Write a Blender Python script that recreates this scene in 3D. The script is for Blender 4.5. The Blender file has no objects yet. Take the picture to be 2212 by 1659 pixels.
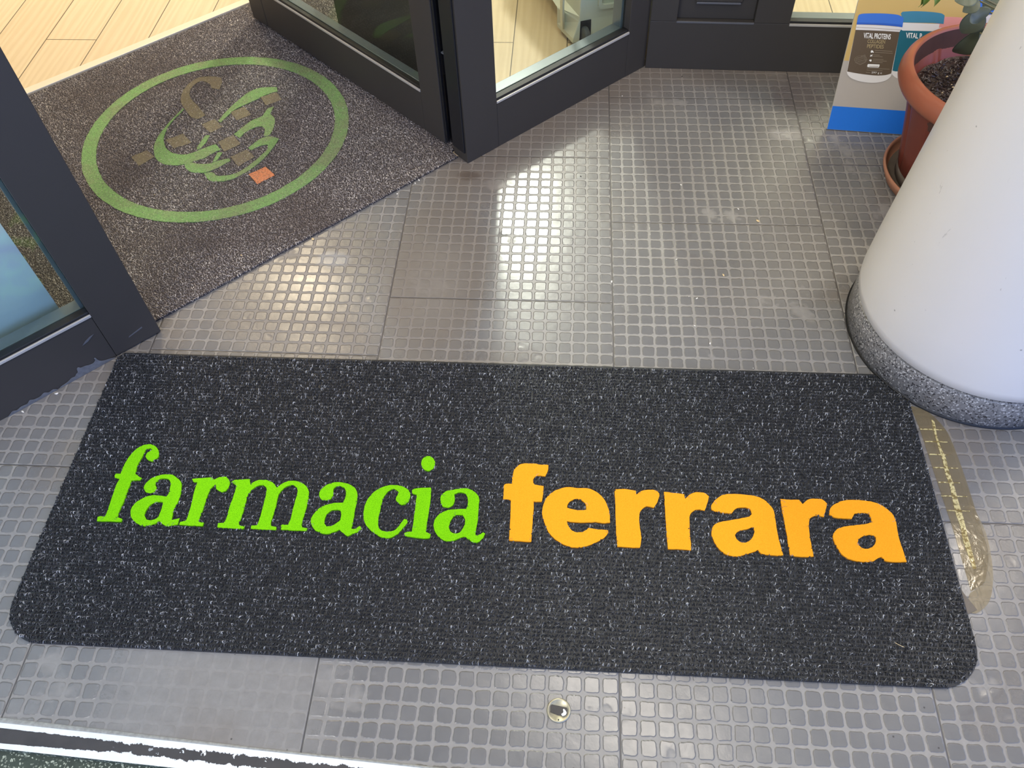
import bpy, bmesh, math, random
import numpy as np
from mathutils import Vector, Matrix

random.seed(7)
RNG = np.random.default_rng(7)
SC = bpy.context.scene
COL = SC.collection
W, H = 2212, 1659

# ------------------------------------------------------------------ camera
FPX, PITCH, ROLL, YAW = 1805.9967, 0.9321427, -0.0474457, -0.0964546
CAMP = Vector((-0.1108248, -0.9854556, 1.3895628))
_F = Vector((math.sin(YAW) * math.cos(PITCH), math.cos(YAW) * math.cos(PITCH), -math.sin(PITCH)))
_R = Vector((math.cos(YAW), -math.sin(YAW), 0))
_U = _R.cross(_F)
R2 = math.cos(ROLL) * _R + math.sin(ROLL) * _U
U2 = -math.sin(ROLL) * _R + math.cos(ROLL) * _U
cd = bpy.data.cameras.new('camera')
cam = bpy.data.objects.new('camera', cd)
COL.objects.link(cam)
cd.sensor_width = 36.0
cd.lens = FPX * 36.0 / W
cd.clip_start = 0.02
cam.matrix_world = Matrix(((R2.x, U2.x, -_F.x, CAMP.x), (R2.y, U2.y, -_F.y, CAMP.y), (R2.z, U2.z, -_F.z, CAMP.z), (0, 0, 0, 1)))
SC.camera = cam

# ------------------------------------------------------------------ exposure, sky, lights
SC.view_settings.view_transform = 'Standard'
SC.view_settings.look = 'None'
SC.view_settings.gamma = 1
SC.view_settings.use_curve_mapping = False
SC.view_settings.exposure = 0.1

world = bpy.data.worlds.new('World')
SC.world = world
world.use_nodes = True
bg = world.node_tree.nodes['Background']
# overcast street side: blue daylight from the open front (right of the camera), dimmer elsewhere
_wt = world.node_tree
_tc = _wt.nodes.new('ShaderNodeTexCoord')
_dp = _wt.nodes.new('ShaderNodeVectorMath')
_dp.operation = 'DOT_PRODUCT'
_dp.inputs[1].default_value = (0.66, -0.75, 0.0)
_mr = _wt.nodes.new('ShaderNodeMapRange')
_mr.interpolation_type = 'SMOOTHSTEP'
_mr.inputs[1].default_value = 0.15
_mr.inputs[2].default_value = 0.98
_mx = _wt.nodes.new('ShaderNodeMix')
_mx.data_type = 'RGBA'
_mx.inputs[6].default_value = (0.95, 1.03, 1.14, 1)
_mx.inputs[7].default_value = (0.50, 0.78, 1.75, 1)
_wt.links.new(_tc.outputs['Generated'], _dp.inputs[0])
_wt.links.new(_dp.outputs['Value'], _mr.inputs[0])
_wt.links.new(_mr.outputs[0], _mx.inputs[0])
_sp = _wt.nodes.new('ShaderNodeSeparateXYZ')
_wt.links.new(_tc.outputs['Generated'], _sp.inputs[0])
_hz = _wt.nodes.new('ShaderNodeMapRange')          # lit street facades low, dimmer sky above
_hz.interpolation_type = 'SMOOTHSTEP'
_hz.inputs[1].default_value = 0.95
_hz.inputs[2].default_value = 0.05
_hz.inputs[3].default_value = 0.85
_hz.inputs[4].default_value = 1.6
_wt.links.new(_sp.outputs[2], _hz.inputs[0])
_wt.links.new(_hz.outputs[0], bg.inputs[1])
_wt.links.new(_mx.outputs[2], bg.inputs[0])


def area(name, loc, target, sx, sy, power, col):
    ld = bpy.data.lights.new(name, 'AREA')
    ld.shape = 'RECTANGLE'
    ld.size, ld.size_y, ld.energy, ld.color = sx, sy, power, col
    o = bpy.data.objects.new(name, ld)
    COL.objects.link(o)
    o.location = loc
    o.rotation_euler = (Vector(target) - Vector(loc)).to_track_quat('-Z', 'Y').to_euler()
    return o


# shop ceiling panels (inside), warm lamp over the entrance mat, canopy lamps outside, added fill for the column
area('shop_ceiling_panel', (-0.42, 3.1, 2.62), (-0.42, 3.1, 0), 0.45, 1.4, 32, (1.0, 0.95, 0.84))
area('shop_spotlight', (-0.47, 3.56, 2.6), (-0.3, 2.4, 0), 0.16, 0.16, 54, (1.0, 0.95, 0.86))
area('shop_ceiling_panel_far', (2.3, 4.2, 2.62), (2.0, 3.8, 0), 0.6, 0.9, 60, (1.0, 0.93, 0.80))
area('entrance_lamp', (-1.75, 2.75, 2.62), (-1.75, 2.6, 0), 0.5, 0.5, 41, (1.0, 0.84, 0.58))
area('canopy_lamp', (0.15, 0.25, 2.74), (0.1, 0.2, 0), 1.3, 0.35, 22, (1.0, 0.92, 0.80))
area('column_fill', (-1.3, -1.5, 2.66), (0.5, 0.1, 0.4), 0.35, 0.35, 30, (1.0, 0.96, 0.90))  # added fill behind the camera to brighten the column, no real fixture
area('canopy_lamp_side', (1.7, 1.0, 2.74), (0.9, 0.6, 0), 0.3, 0.3, 26, (1.0, 0.90, 0.76))

# ------------------------------------------------------------------ pixel -> place helpers (measured geometry)


def ray(px, py):
    return (px - W / 2) * R2 - (py - H / 2) * U2 + FPX * _F


def at_z(px, py, z=0.0):
    d = ray(px, py)
    return CAMP + d * ((z - CAMP.z) / d.z)


def at_plane(px, py, p0, n):
    d = ray(px, py)
    return CAMP + d * ((p0 - CAMP).dot(n) / d.dot(n))


def cropz(ox, oy, s):
    return lambda L: [(ox + x / s, oy + y / s) for x, y in L]


J = Vector((-0.99, 0.154, 0))
UF = Vector((0.7275, 0.686, 0)).normalized()
NF = Vector((-UF.y, UF.x, 0))


def st(s, t, z=0.0):
    return J + UF * s + NF * t + Vector((0, 0, z))


# ------------------------------------------------------------------ materials
def lin(c):
    return tuple(((v / 255) / 12.92 if v / 255 <= 0.04045 else ((v / 255 + 0.055) / 1.055) ** 2.4) for v in c)


class NT:
    def __init__(self, name):
        self.m = bpy.data.materials.new(name)
        self.m.use_nodes = True
        self.t = self.m.node_tree
        self.t.nodes.clear()
        self.out = self.t.nodes.new('ShaderNodeOutputMaterial')

    def n(self, typ, ins=None, **kw):
        nd = self.t.nodes.new(typ)
        for k, v in kw.items():
            setattr(nd, k, v)
        for k, v in (ins or {}).items():
            if isinstance(v, bpy.types.NodeSocket):
                self.t.links.new(v, nd.inputs[k])
            else:
                s = nd.inputs[k]
                if s.type == 'RGBA' and len(v) == 3:
                    v = tuple(v) + (1,)
                s.default_value = v
        return nd

    def math(self, op, a, b=None, c=None, clamp=False):
        ins = {0: a}
        if b is not None:
            ins[1] = b
        if c is not None:
            ins[2] = c
        return self.n('ShaderNodeMath', ins, operation=op, use_clamp=clamp).outputs[0]

    def mix(self, f, a, b, blend='MIX'):
        return self.n('ShaderNodeMix', {0: f, 6: a, 7: b}, data_type='RGBA', blend_type=blend).outputs[2]

    def sstep(self, v, lo, hi):
        return self.n('ShaderNodeMapRange', {0: v, 1: lo, 2: hi, 3: 0.0, 4: 1.0}, interpolation_type='SMOOTHSTEP').outputs[0]

    def noise(self, vec, scale, detail=3, rough=0.5, dist=0.0):
        ins = {'Scale': scale, 'Detail': detail, 'Roughness': rough, 'Distortion': dist}
        if vec is not None:
            ins['Vector'] = vec
        return self.n('ShaderNodeTexNoise', ins).outputs[0]

    def pos(self):
        return self.n('ShaderNodeNewGeometry').outputs['Position']

    def bsdf(self, **kw):
        b = self.n('ShaderNodeBsdfPrincipled', {k.replace('_', ' '): v for k, v in kw.items()})
        self.t.links.new(b.outputs[0], self.out.inputs[0])
        return b


def mat(name, rgb, rough=0.5, metal=0.0, var=0.08, scale=30, bump=0.0, bscale=200, spec=0.5, coat=0.0):
    """simple procedural material: colour with slight noise variation and optional fine bump"""
    k = NT(name)
    c = lin(rgb)
    ob = k.n('ShaderNodeTexCoord').outputs['Object']
    f = k.noise(ob, scale, 4)
    c1 = k.mix(f, tuple(min(1, v * (1 - var)) for v in c), tuple(min(1, v * (1 + var)) for v in c))
    kw = dict(Base_Color=c1, Roughness=rough, Metallic=metal)
    kw['Specular_IOR_Level'] = spec
    if coat:
        kw['Coat_Weight'] = coat
    if bump:
        h = k.noise(ob, bscale, 3)
        kw['Normal'] = k.n('ShaderNodeBump', {'Strength': bump, 'Distance': 0.001, 'Height': h}).outputs[0]
    k.bsdf(**kw)
    return k.m


def make_floor_mat():
    k = NT('studded_rubber')
    uv = k.n('ShaderNodeUVMap', uv_map='UVMap').outputs[0]
    P = k.pos()
    sx = k.n('ShaderNodeSeparateXYZ', {0: uv})
    # slight wobble of the stud shapes
    wob = k.noise(P, 75, 2)
    w = k.math('MULTIPLY', k.math('SUBTRACT', wob, 0.5), 0.15)
    u, v = k.math('ADD', sx.outputs[0], w), k.math('ADD', sx.outputs[1], w)

    def cell(a):
        return k.math('ABSOLUTE', k.math('SUBTRACT', k.math('FRACT', a), 0.5))
    fu, fv = cell(u), cell(v)
    r = 0.16
    b = 0.408 - r
    du = k.math('MAXIMUM', k.math('SUBTRACT', fu, b), 0.0)
    dv = k.math('MAXIMUM', k.math('SUBTRACT', fv, b), 0.0)
    d = k.math('SUBTRACT', k.math('SQRT', k.math('ADD', k.math('MULTIPLY', du, du), k.math('MULTIPLY', dv, dv))), r)
    inside = k.math('MAXIMUM', fu, fv)
    stud = k.sstep(d, 0.035, -0.035)
    wear = k.sstep(k.noise(P, 5.5, 4, 0.6), 0.69, 0.6)
    # heavily scuffed strip in front of the threshold
    px = k.n('ShaderNodeSeparateXYZ', {0: P})
    ax = k.math('ABSOLUTE', k.math('ADD', px.outputs[0], 0.66))
    sc1 = k.math('MULTIPLY', k.sstep(ax, 0.26, 0.12), k.sstep(px.outputs[1], -0.45, -0.53))
    ax2 = k.math('ABSOLUTE', k.math('ADD', px.outputs[0], 0.42))
    ay2 = k.math('ABSOLUTE', k.math('SUBTRACT', px.outputs[1], 0.32))
    sc2 = k.math('MULTIPLY', k.sstep(ax2, 0.14, 0.03), k.sstep(ay2, 0.2, 0.05))
    scuff = k.math('MAXIMUM', k.math('MULTIPLY', sc1, 0.85), k.math('MULTIPLY', sc2, 0.55))
    wear = k.math('MULTIPLY', wear, k.math('SUBTRACT', 1.0, scuff), clamp=True)
    wear = k.math('MAXIMUM', wear, 0.12)
    h = k.math('MULTIPLY', stud, wear)
    rim = k.math('MULTIPLY', k.sstep(k.math('ABSOLUTE', d), 0.05, 0.0), wear)

    # seams between tiles
    def edge(a):
        return k.math('MINIMUM', k.math('ABSOLUTE', a), k.math('ABSOLUTE', k.math('SUBTRACT', a, 17.0)))
    e = k.math('MINIMUM', edge(sx.outputs[0]), edge(sx.outputs[1]))
    seam = k.sstep(e, 0.07, 0.02)
    n1 = k.noise(P, 9, 6, 0.65)
    n2 = k.noise(P, 60, 5, 0.7)
    n3 = k.noise(P, 2.3, 3, 0.6, 0.6)
    groove = k.mix(n2, lin((120, 117, 112)), lin((154, 150, 144)))
    top = k.mix(n1, lin((100, 99, 97)), lin((126, 124, 121)))
    col = k.mix(h, groove, top)
    col = k.mix(k.math('MULTIPLY', rim, 0.45), col, lin((88, 84, 78)))
    # brown grime, thicker along the shop front, plus a painted patch of stile shade
    sf = k.n('ShaderNodeVectorMath', {0: P, 1: (-UF.y, UF.x, 0)}, operation='DOT_PRODUCT').outputs['Value']
    tf = k.math('SUBTRACT', float(J.dot(NF)), sf)          # distance in front of the diagonal front
    near1 = k.sstep(tf, 0.26, 0.0)
    near1 = k.math('MULTIPLY', near1, k.sstep(px.outputs[0], -0.55, -0.36))
    near2 = k.sstep(px.outputs[1], 1.02, 1.17)
    ddx = k.math('DIVIDE', k.math('ADD', px.outputs[0], 0.40), 0.13)
    ddy = k.math('DIVIDE', k.math('SUBTRACT', px.outputs[1], 0.36), 0.30)
    patch = k.sstep(k.math('ADD', k.math('ADD', k.math('MULTIPLY', ddx, ddx), k.math('MULTIPLY', ddy, ddy)), k.math('MULTIPLY', n3, 0.4)), 1.5, 0.6)  # brown oval paints the dark zone that the door stile throws on the floor
    patch = k.math('MULTIPLY', patch, 0.75)
    near = k.math('MAXIMUM', k.math('MAXIMUM', near1, near2), patch)
    g = k.math('MULTIPLY', k.math('MAXIMUM', k.math('MULTIPLY', near, 0.9), k.math('MULTIPLY', k.sstep(n3, 0.5, 0.68), 0.5)), k.math('ADD', 0.35, k.math('MULTIPLY', n1, 1.0)), clamp=True)
    col = k.mix(k.math('MULTIPLY', g, 0.85), col, lin((104, 91, 77)))
    dark = k.math('MULTIPLY', k.sstep(k.noise(P, 7, 5, 0.7, 1.0), 0.62, 0.72), 0.3)
    col = k.mix(dark, col, lin((88, 84, 82)))
    # individual stains: damp smear by the board, scuffs by the corner post
    for (sx_, sy_, rx_, ry_, am_, cc_) in ((1722, 205, 0.085, 0.10, 0.55, (96, 84, 82)), (1085, 507, 0.014, 0.014, 0.8, (70, 68, 66)), (1012, 380, 0.035, 0.022, 0.6, (78, 66, 56)),
                                          (1700, 290, 0.06, 0.03, 0.4, (176, 172, 168)), (720, 560, 0.05, 0.03, 0.4, (170, 172, 172))):
        g_ = at_z(sx_, sy_, 0)
        ex = k.math('DIVIDE', k.math('SUBTRACT', px.outputs[0], g_.x), rx_)
        ey = k.math('DIVIDE', k.math('SUBTRACT', px.outputs[1], g_.y), ry_)
        rr = k.math('ADD', k.math('ADD', k.math('MULTIPLY', ex, ex), k.math('MULTIPLY', ey, ey)), k.math('MULTIPLY', k.noise(P, 38, 4, 0.7), 1.6))
        col = k.mix(k.math('MULTIPLY', k.sstep(rr, 1.9, 0.9), am_), col, lin(cc_))
    # small splits and specks
    sp = k.n('ShaderNodeTexVoronoi', {'Vector': P, 'Scale': 24.0}, feature='F1').outputs['Distance']
    col = k.mix(k.math('MULTIPLY', k.sstep(sp, 0.05, 0.02), 0.7), col, lin((40, 36, 34)))
    col = k.mix(k.math('MULTIPLY', seam, 0.8), col, lin((52, 48, 46)))
    rg = k.n('ShaderNodeMapRange', {0: h, 1: 0.0, 2: 1.0, 3: 0.42, 4: 0.22}).outputs[0]
    rg = k.math('ADD', rg, k.math('MULTIPLY', g, 0.2))
    rg = k.math('SUBTRACT', rg, k.math('MULTIPLY', scuff, 0.08))
    rg = k.math('ADD', rg, k.math('MULTIPLY', k.math('SUBTRACT', n2, 0.5), 0.15))
    big = k.noise(P, 12, 2)
    hh = k.math('ADD', h, k.math('MULTIPLY', big, 1.1))
    hh = k.math('ADD', hh, k.math('MULTIPLY', n2, 0.25))
    hh = k.math('SUBTRACT', hh, k.math('MULTIPLY', seam, 1.2))
    nb = k.n('ShaderNodeBump', {'Strength': 0.55, 'Distance': 0.0014, 'Height': hh}).outputs[0]
    k.bsdf(Base_Color=col, Roughness=rg, Normal=nb, Specular_IOR_Level=0.62)
    return k.m


def make_wood(name, angle, a, b, width=0.19, off=0.0):
    k = NT(name)
    P = k.pos()
    r = k.n('ShaderNodeMapping', {0: P, 1: (0, off, 0), 2: (0, 0, -angle)}).outputs[0]
    br = k.n('ShaderNodeTexBrick', {'Vector': r, 'Color1': (0.2, 0.2, 0.2, 1), 'Color2': (0.9, 0.9, 0.9, 1), 'Mortar': (0, 0, 0, 1), 'Scale': 1.0,
                                    'Mortar Size': 0.0016, 'Mortar Smooth': 0.1, 'Brick Width': 1.3, 'Row Height': width})
    gr = k.n('ShaderNodeMapping', {0: r, 3: (1.2, 16, 1)}).outputs[0]
    g1 = k.noise(gr, 4, 5, 0.6, 1.5)
    wv = k.n('ShaderNodeTexWave', {'Vector': gr, 'Scale': 0.9, 'Distortion': 9.0, 'Detail': 3.0, 'Detail Scale': 1.2}, bands_direction='Y').outputs[1]
    f = k.math('ADD', k.math('MULTIPLY', g1, 0.6), k.math('MULTIPLY', wv, 0.4))
    c = k.mix(f, lin(a), lin(b))
    c = k.mix(0.25, c, k.mix(br.outputs[0], lin(a), lin(b)))
    c = k.mix(br.outputs[1], c, lin((96, 82, 60)))
    k.bsdf(Base_Color=c, Roughness=0.42, Normal=k.n('ShaderNodeBump', {'Strength': 0.25, 'Distance': 0.001, 'Height': k.math('SUBTRACT', f, k.math('MULTIPLY', br.outputs[1], 2.0))}).outputs[0])
    return k.m


def make_pile(name, ramp, rough=0.75, dirt=None):
    """fibre colour by the loop's own random value"""
    k = NT(name)
    a = k.n('ShaderNodeAttribute', attribute_name='tint').outputs['Fac']
    cr = k.n('ShaderNodeValToRGB', {0: a})
    el = cr.color_ramp.elements
    el[0].position, el[0].color = ramp[0][0], lin(ramp[0][1]) + (1,)
    el[1].position, el[1].color = ramp[-1][0], lin(ramp[-1][1]) + (1,)
    for p_, c_ in ramp[1:-1]:
        x = el.new(p_)
        x.color = lin(c_) + (1,)
    c = cr.outputs[0]
    if dirt:
        n = k.sstep(k.noise(k.pos(), 3.2, 5, 0.6, 0.4), 0.38, 0.68)
        c = k.mix(k.math('MULTIPLY', n, dirt[1]), c, lin(dirt[0]))
    k.bsdf(Base_Color=c, Roughness=rough, Sheen_Weight=0.15, Specular_IOR_Level=0.35)
    return k.m


def make_flock(name, rgb, dark, fade=None):
    k = NT(name)
    P = k.pos()
    n = k.noise(P, 700, 3, 0.7)
    c = k.mix(k.sstep(n, 0.3, 0.62), lin(dark), lin(rgb))
    if fade:
        f = k.sstep(k.noise(P, 9, 5, 0.7), fade[1], fade[1] + 0.3)
        c = k.mix(k.math('MULTIPLY', f, fade[2]), c, lin(fade[0]))
        sp = k.sstep(k.noise(P, 300, 2), 0.50, 0.62)
        c = k.mix(k.math('MULTIPLY', sp, 0.5), c, lin((92, 88, 78)))
        sp2 = k.sstep(k.noise(P, 260, 2, 0.5, 0.5), 0.60, 0.68)
        c = k.mix(k.math('MULTIPLY', sp2, 0.45), c, lin((190, 190, 160)))
    k.bsdf(Base_Color=c, Roughness=0.9, Specular_IOR_Level=0.15, Normal=k.n('ShaderNodeBump', {'Strength': 0.5, 'Distance': 0.001, 'Height': n}).outputs[0])
    return k.m


def make_glass(name):
    k = NT(name)
    back = k.n('ShaderNodeNewGeometry').outputs['Backfacing']
    fr = k.n('ShaderNodeFresnel', {'IOR': k.math('SUBTRACT', 1.5, k.math('MULTIPLY', back, 1.5 - 1 / 1.5))}).outputs[0]
    wob = k.noise(k.pos(), 3, 1)
    tr = k.n('ShaderNodeBsdfTransparent', {'Color': k.mix(wob, (0.93, 0.97, 0.94), (0.92, 0.965, 0.945))}).outputs[0]
    gl = k.n('ShaderNodeBsdfGlossy', {'Color': (1, 1, 1), 'Roughness': 0.0}).outputs[0]
    mx = k.n('ShaderNodeMixShader', {0: k.math('MULTIPLY', fr, 0.5, clamp=True), 1: tr, 2: gl}).outputs[0]
    k.t.links.new(mx, k.out.inputs[0])
    return k.m


def make_granite():
    k = NT('granite')
    P = k.n('ShaderNodeMapping', {0: k.pos(), 3: (1, 1, 0.8)}).outputs[0]
    a = k.n('ShaderNodeTexVoronoi', {'Vector': P, 'Scale': 400.0}).outputs['Color']
    s = k.n('ShaderNodeSeparateColor', {0: a}).outputs[0]
    n = k.noise(P, 160, 4, 0.7)
    c = k.mix(n, lin((92, 90, 88)), lin((150, 147, 143)))
    c = k.mix(k.sstep(s, 0.84, 0.93), c, lin((190, 186, 180)))
    c = k.mix(k.sstep(s, 0.2, 0.1), c, lin((62, 60, 60)))
    k.bsdf(Base_Color=c, Roughness=0.35)
    return k.m


def make_column_paint():
    k = NT('column_paint')
    P = k.pos()
    c = k.mix(k.noise(P, 3, 3), lin((216, 210, 202)), lin((224, 219, 212)))
    sc = k.noise(k.n('ShaderNodeMapping', {0: P, 3: (1, 1, 0.35)}).outputs[0], 46, 4, 0.75, 1.2)
    c = k.mix(k.math('MULTIPLY', k.sstep(sc, 0.69, 0.73), 0.55), c, lin((120, 112, 104)))
    v = k.n('ShaderNodeTexVoronoi', {'Vector': P, 'Scale': 22.0}).outputs['Distance']
    c = k.mix(k.math('MULTIPLY', k.sstep(v, 0.05, 0.03), 0.6), c, lin((110, 104, 98)))
    k.bsdf(Base_Color=c, Roughness=0.33, Specular_IOR_Level=0.55, Normal=k.n('ShaderNodeBump', {'Strength': 0.06, 'Distance': 0.001, 'Height': k.noise(P, 180, 2)}).outputs[0])
    return k.m


def make_threshold():
    """peeling paint on the step nosing: black core showing between ragged white bands"""
    k = NT('peeling_nosing')
    uv = k.n('ShaderNodeUVMap', uv_map='UVMap').outputs[0]
    s = k.n('ShaderNodeSeparateXYZ', {0: uv})
    u, v = s.outputs[0], s.outputs[1]
    P = k.pos()
    n = k.noise(P, 70, 6, 0.7)
    amp = k.sstep(u, 0.05, 0.4)
    e1 = k.math('ADD', 0.22, k.math('MULTIPLY', k.math('MULTIPLY', k.math('SUBTRACT', n, 0.42), 0.5), amp))
    n2 = k.noise(P, 55, 6, 0.7)
    e2 = k.math('SUBTRACT', 0.80, k.math('MULTIPLY', k.math('ADD', 0.1, k.math('MULTIPLY', k.math('SUBTRACT', n2, 0.42), 0.5)), amp))
    core = k.math('MULTIPLY', k.math('GREATER_THAN', v, e1), k.math('LESS_THAN', v, e2))
    holes = k.math('MULTIPLY', k.math('GREATER_THAN', k.noise(P, 42, 4, 0.6), 0.62), k.sstep(u, 0.3, 0.55))
    core = k.math('MULTIPLY', core, k.math('SUBTRACT', 1.0, holes))
    dk = k.mix(k.noise(P, 25, 5), lin((40, 41, 44)), lin((78, 74, 72)))
    wt = k.mix(k.noise(P, 60, 3), lin((222, 228, 228)), lin((246, 250, 249)))
    k.bsdf(Base_Color=k.mix(core, wt, dk), Roughness=0.5, Normal=k.n('ShaderNodeBump', {'Strength': 0.7, 'Distance': 0.001, 'Height': k.math('SUBTRACT', k.math('MULTIPLY', n, 0.3), core)}).outputs[0])
    return k.m


def make_ground():
    k = NT('speckled_pavement')
    P = k.pos()
    a = k.n('ShaderNodeSeparateColor', {0: k.n('ShaderNodeTexVoronoi', {'Vector': P, 'Scale': 420.0}).outputs['Color']}).outputs[0]
    c = k.mix(k.noise(P, 60, 4), lin((36, 46, 38)), lin((72, 82, 68)))
    c = k.mix(k.sstep(a, 0.8, 0.95), c, lin((176, 182, 160)))
    k.bsdf(Base_Color=c, Roughness=0.6)
    return k.m


def make_tape(name, rgb, alpha, rough=0.14, patchy=0):
    k = NT(name)
    P = k.pos()
    d = k.n('ShaderNodeBsdfPrincipled', {'Base Color': lin(rgb), 'Roughness': rough, 'Specular IOR Level': 0.8,
                                         'Normal': k.n('ShaderNodeBump', {'Strength': 0.6, 'Distance': 0.001, 'Height': k.noise(P, 40, 3, 0.6, 1.0)}).outputs[0]}).outputs[0]
    t = k.n('ShaderNodeBsdfTransparent', {'Color': (0.95, 0.9, 0.78, 1)}).outputs[0]
    f = k.math('MULTIPLY', k.math('ADD', 0.6, k.math('MULTIPLY', k.noise(P, 30, 3), 0.8)), alpha, clamp=True)
    if patchy:
        f = k.math('MULTIPLY', f, k.math('ADD', 0.15, k.sstep(k.noise(P, 150, 3, 0.6), 0.42, 0.58)), clamp=True)
    mx = k.n('ShaderNodeMixShader', {0: f, 1: t, 2: d}).outputs[0]
    k.t.links.new(mx, k.out.inputs[0])
    return k.m


def make_poster():
    k = NT('poster_print')
    P = k.n('ShaderNodeTexCoord').outputs['Object']
    s = k.n('ShaderNodeSeparateXYZ', {0: P})
    n = k.noise(k.n('ShaderNodeMapping', {0: P, 2: (0, 0.7, 0), 3: (1, 1, 2.2)}).outputs[0], 2.6, 3, 0.5, 1.2)
    z = k.math('ADD', s.outputs[2], k.math('MULTIPLY', k.math('SUBTRACT', n, 0.5), 0.28))
    cr = k.n('ShaderNodeValToRGB', {0: k.n('ShaderNodeMapRange', {0: z, 1: 0.13, 2: 0.41, 3: 0.0, 4: 1.0}).outputs[0]})
    el = cr.color_ramp.elements
    el[0].position, el[0].color = 0.0, lin((160, 174, 172)) + (1,)
    el[1].position, el[1].color = 1.0, lin((216, 222, 216)) + (1,)
    for p_, c_ in [(0.2, (186, 200, 192)), (0.36, (190, 192, 196)), (0.48, (206, 216, 206)), (0.6, (232, 224, 206)), (0.8, (228, 226, 218))]:
        x = el.new(p_)
        x.color = lin(c_) + (1,)
    k.bsdf(Base_Color=cr.outputs[0], Roughness=0.5)
    return k.m


M = {}
M['floor'] = make_floor_mat()
M['wood'] = make_wood('pale_oak_planks', math.radians(90), (196, 172, 132), (222, 202, 164), 0.1595, -0.12)
M['frame'] = mat('anthracite_powder_coat', (60, 56, 51), 0.5, 0, 0.05, 12, 0.05, 900, 0.28)
M['frame_dark'] = mat('black_anodised_profile', (26, 27, 30), 0.3, 0.0, 0.1, 20)
M['gasket'] = mat('black_rubber_gasket', (14, 14, 15), 0.5)
M['bead'] = mat('highlight_edge', (196, 190, 180), 0.3, 0.35, 0.12, 25)  # lighter metal paints the highlight line along the rail's top edge
M['sill'] = mat('lit_grey_sill', (112, 120, 122), 0.3, 0.4, 0.12, 9)  # dark rail metal painted greyer for the shop light on its inner half
M['glass'] = make_glass('window_glass')
M['granite'] = make_granite()
M['column'] = make_column_paint()
M['threshold'] = make_threshold()
M['ground'] = make_ground()
M['backing'] = mat('black_vinyl_backing', (30, 33, 38), 0.5, 0, 0.1, 60, 0.2, 300)
M['pile'] = make_pile('charcoal_loop_pile', [(0.0, (16, 16, 17)), (0.4, (38, 38, 39)), (0.62, (66, 66, 67)), (0.82, (118, 118, 118)), (1.0, (196, 196, 194))])
M['pile_in'] = make_pile('worn_brown_grey_pile', [(0.0, (82, 74, 69)), (0.4, (130, 121, 113)), (0.7, (168, 157, 145)), (1.0, (226, 215, 198))], dirt=((92, 76, 64), 0.55))
M['back_in'] = mat('worn_mat_base', (62, 55, 51), 0.9, 0, 0.2, 60)
M['green'] = make_flock('lime_green_flock', (134, 214, 8), (96, 176, 2))
M['orange'] = make_flock('orange_flock', (252, 168, 36), (240, 150, 22))
M['ring'] = make_flock('faded_green_pile', (126, 162, 98), (100, 136, 76), ((128, 130, 96), 0.4, 0.75))
M['olive'] = make_flock('worn_olive_pile', (126, 116, 90), (104, 95, 76), ((112, 98, 86), 0.4, 0.6))
M['orange_old'] = make_flock('faded_orange_pile', (216, 140, 96), (190, 116, 76), ((180, 124, 90), 0.5, 0.3))
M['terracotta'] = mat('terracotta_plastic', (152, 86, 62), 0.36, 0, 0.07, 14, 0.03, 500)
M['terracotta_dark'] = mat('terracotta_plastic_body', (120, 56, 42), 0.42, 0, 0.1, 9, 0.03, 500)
M['pot_in'] = mat('shaded_pot_wall', (82, 52, 42), 0.7, 0, 0.3, 30)  # darker terracotta paints the shade inside the pot
M['saucer'] = mat('dusty_terracotta', (176, 122, 92), 0.55, 0, 0.12, 20)
M['saucer_in'] = mat('silty_saucer_floor', (104, 92, 78), 0.8, 0, 0.3, 40)
M['soil'] = mat('potting_bark', (62, 50, 46), 0.28, 0, 0.5, 300, 0.8, 500)
M['leaf'] = mat('grey_green_leaf', (96, 102, 82), 0.42, 0, 0.15, 40)
M['leaf_bright'] = mat('fresh_green_leaf', (118, 150, 62), 0.4, 0, 0.15, 40)
M['stem'] = mat('brown_stem', (110, 104, 66), 0.6)
M['cream'] = mat('cream_plastic', (212, 214, 192), 0.42, 0, 0.03, 9)
M['cream_in'] = mat('cream_plastic_recess', (196, 198, 172), 0.5, 0, 0.03, 9)
M['tyre'] = mat('grey_rubber_wheel', (78, 80, 78), 0.55)
M['strip'] = mat('cream_metal_strip', (226, 214, 186), 0.3, 0.1, 0.06, 12)
M['brass'] = mat('worn_brass', (168, 162, 140), 0.36, 0.7, 0.45, 90)
M['hole'] = mat('dark_socket_hole', (34, 34, 38), 0.35, 0.2, 0.4, 120)
M['crumb_w'] = mat('white_crumb', (228, 224, 214), 0.6)
M['crumb_y'] = mat('beige_crumb', (222, 196, 146), 0.7)
M['crumb_d'] = mat('dark_speck', (40, 36, 34), 0.7)
M['tape'] = make_tape('yellowed_tape', (140, 128, 104), 0.36)
M['tape_pale'] = make_tape('pale_tape', (150, 142, 126), 0.3, 0.3)
M['tape_brown'] = make_tape('brown_tape', (84, 74, 62), 0.95, 0.45)
M['crease'] = make_tape('glossy_crease', (222, 208, 150), 0.62, 0.1, 1)
M['poster'] = make_poster()
M['peel'] = mat('peeled_grey_paint', (96, 97, 98), 0.5, 0, 0.45, 120, 0.4, 300)
M['scuff'] = mat('pale_scuff_and_lit_edge', (86, 86, 88), 0.5)  # scuff marks, and painted highlights on the recess edges
M['grout'] = mat('gritty_sealant', (150, 150, 142), 0.5, 0, 0.5, 160, 0.6, 400)
M['plaster'] = mat('white_plaster', (232, 228, 218), 0.8)
M['soffit'] = mat('grey_soffit', (176, 172, 166), 0.8)
M['bd_side'] = mat('cardboard_edge', (196, 188, 170), 0.8)
M['p_sand'] = mat('print_sand', (176, 166, 152), 0.5, 0, 0.03, 5)
M['p_gold'] = mat('print_gold', (202, 168, 96), 0.5, 0, 0.08, 4)
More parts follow.
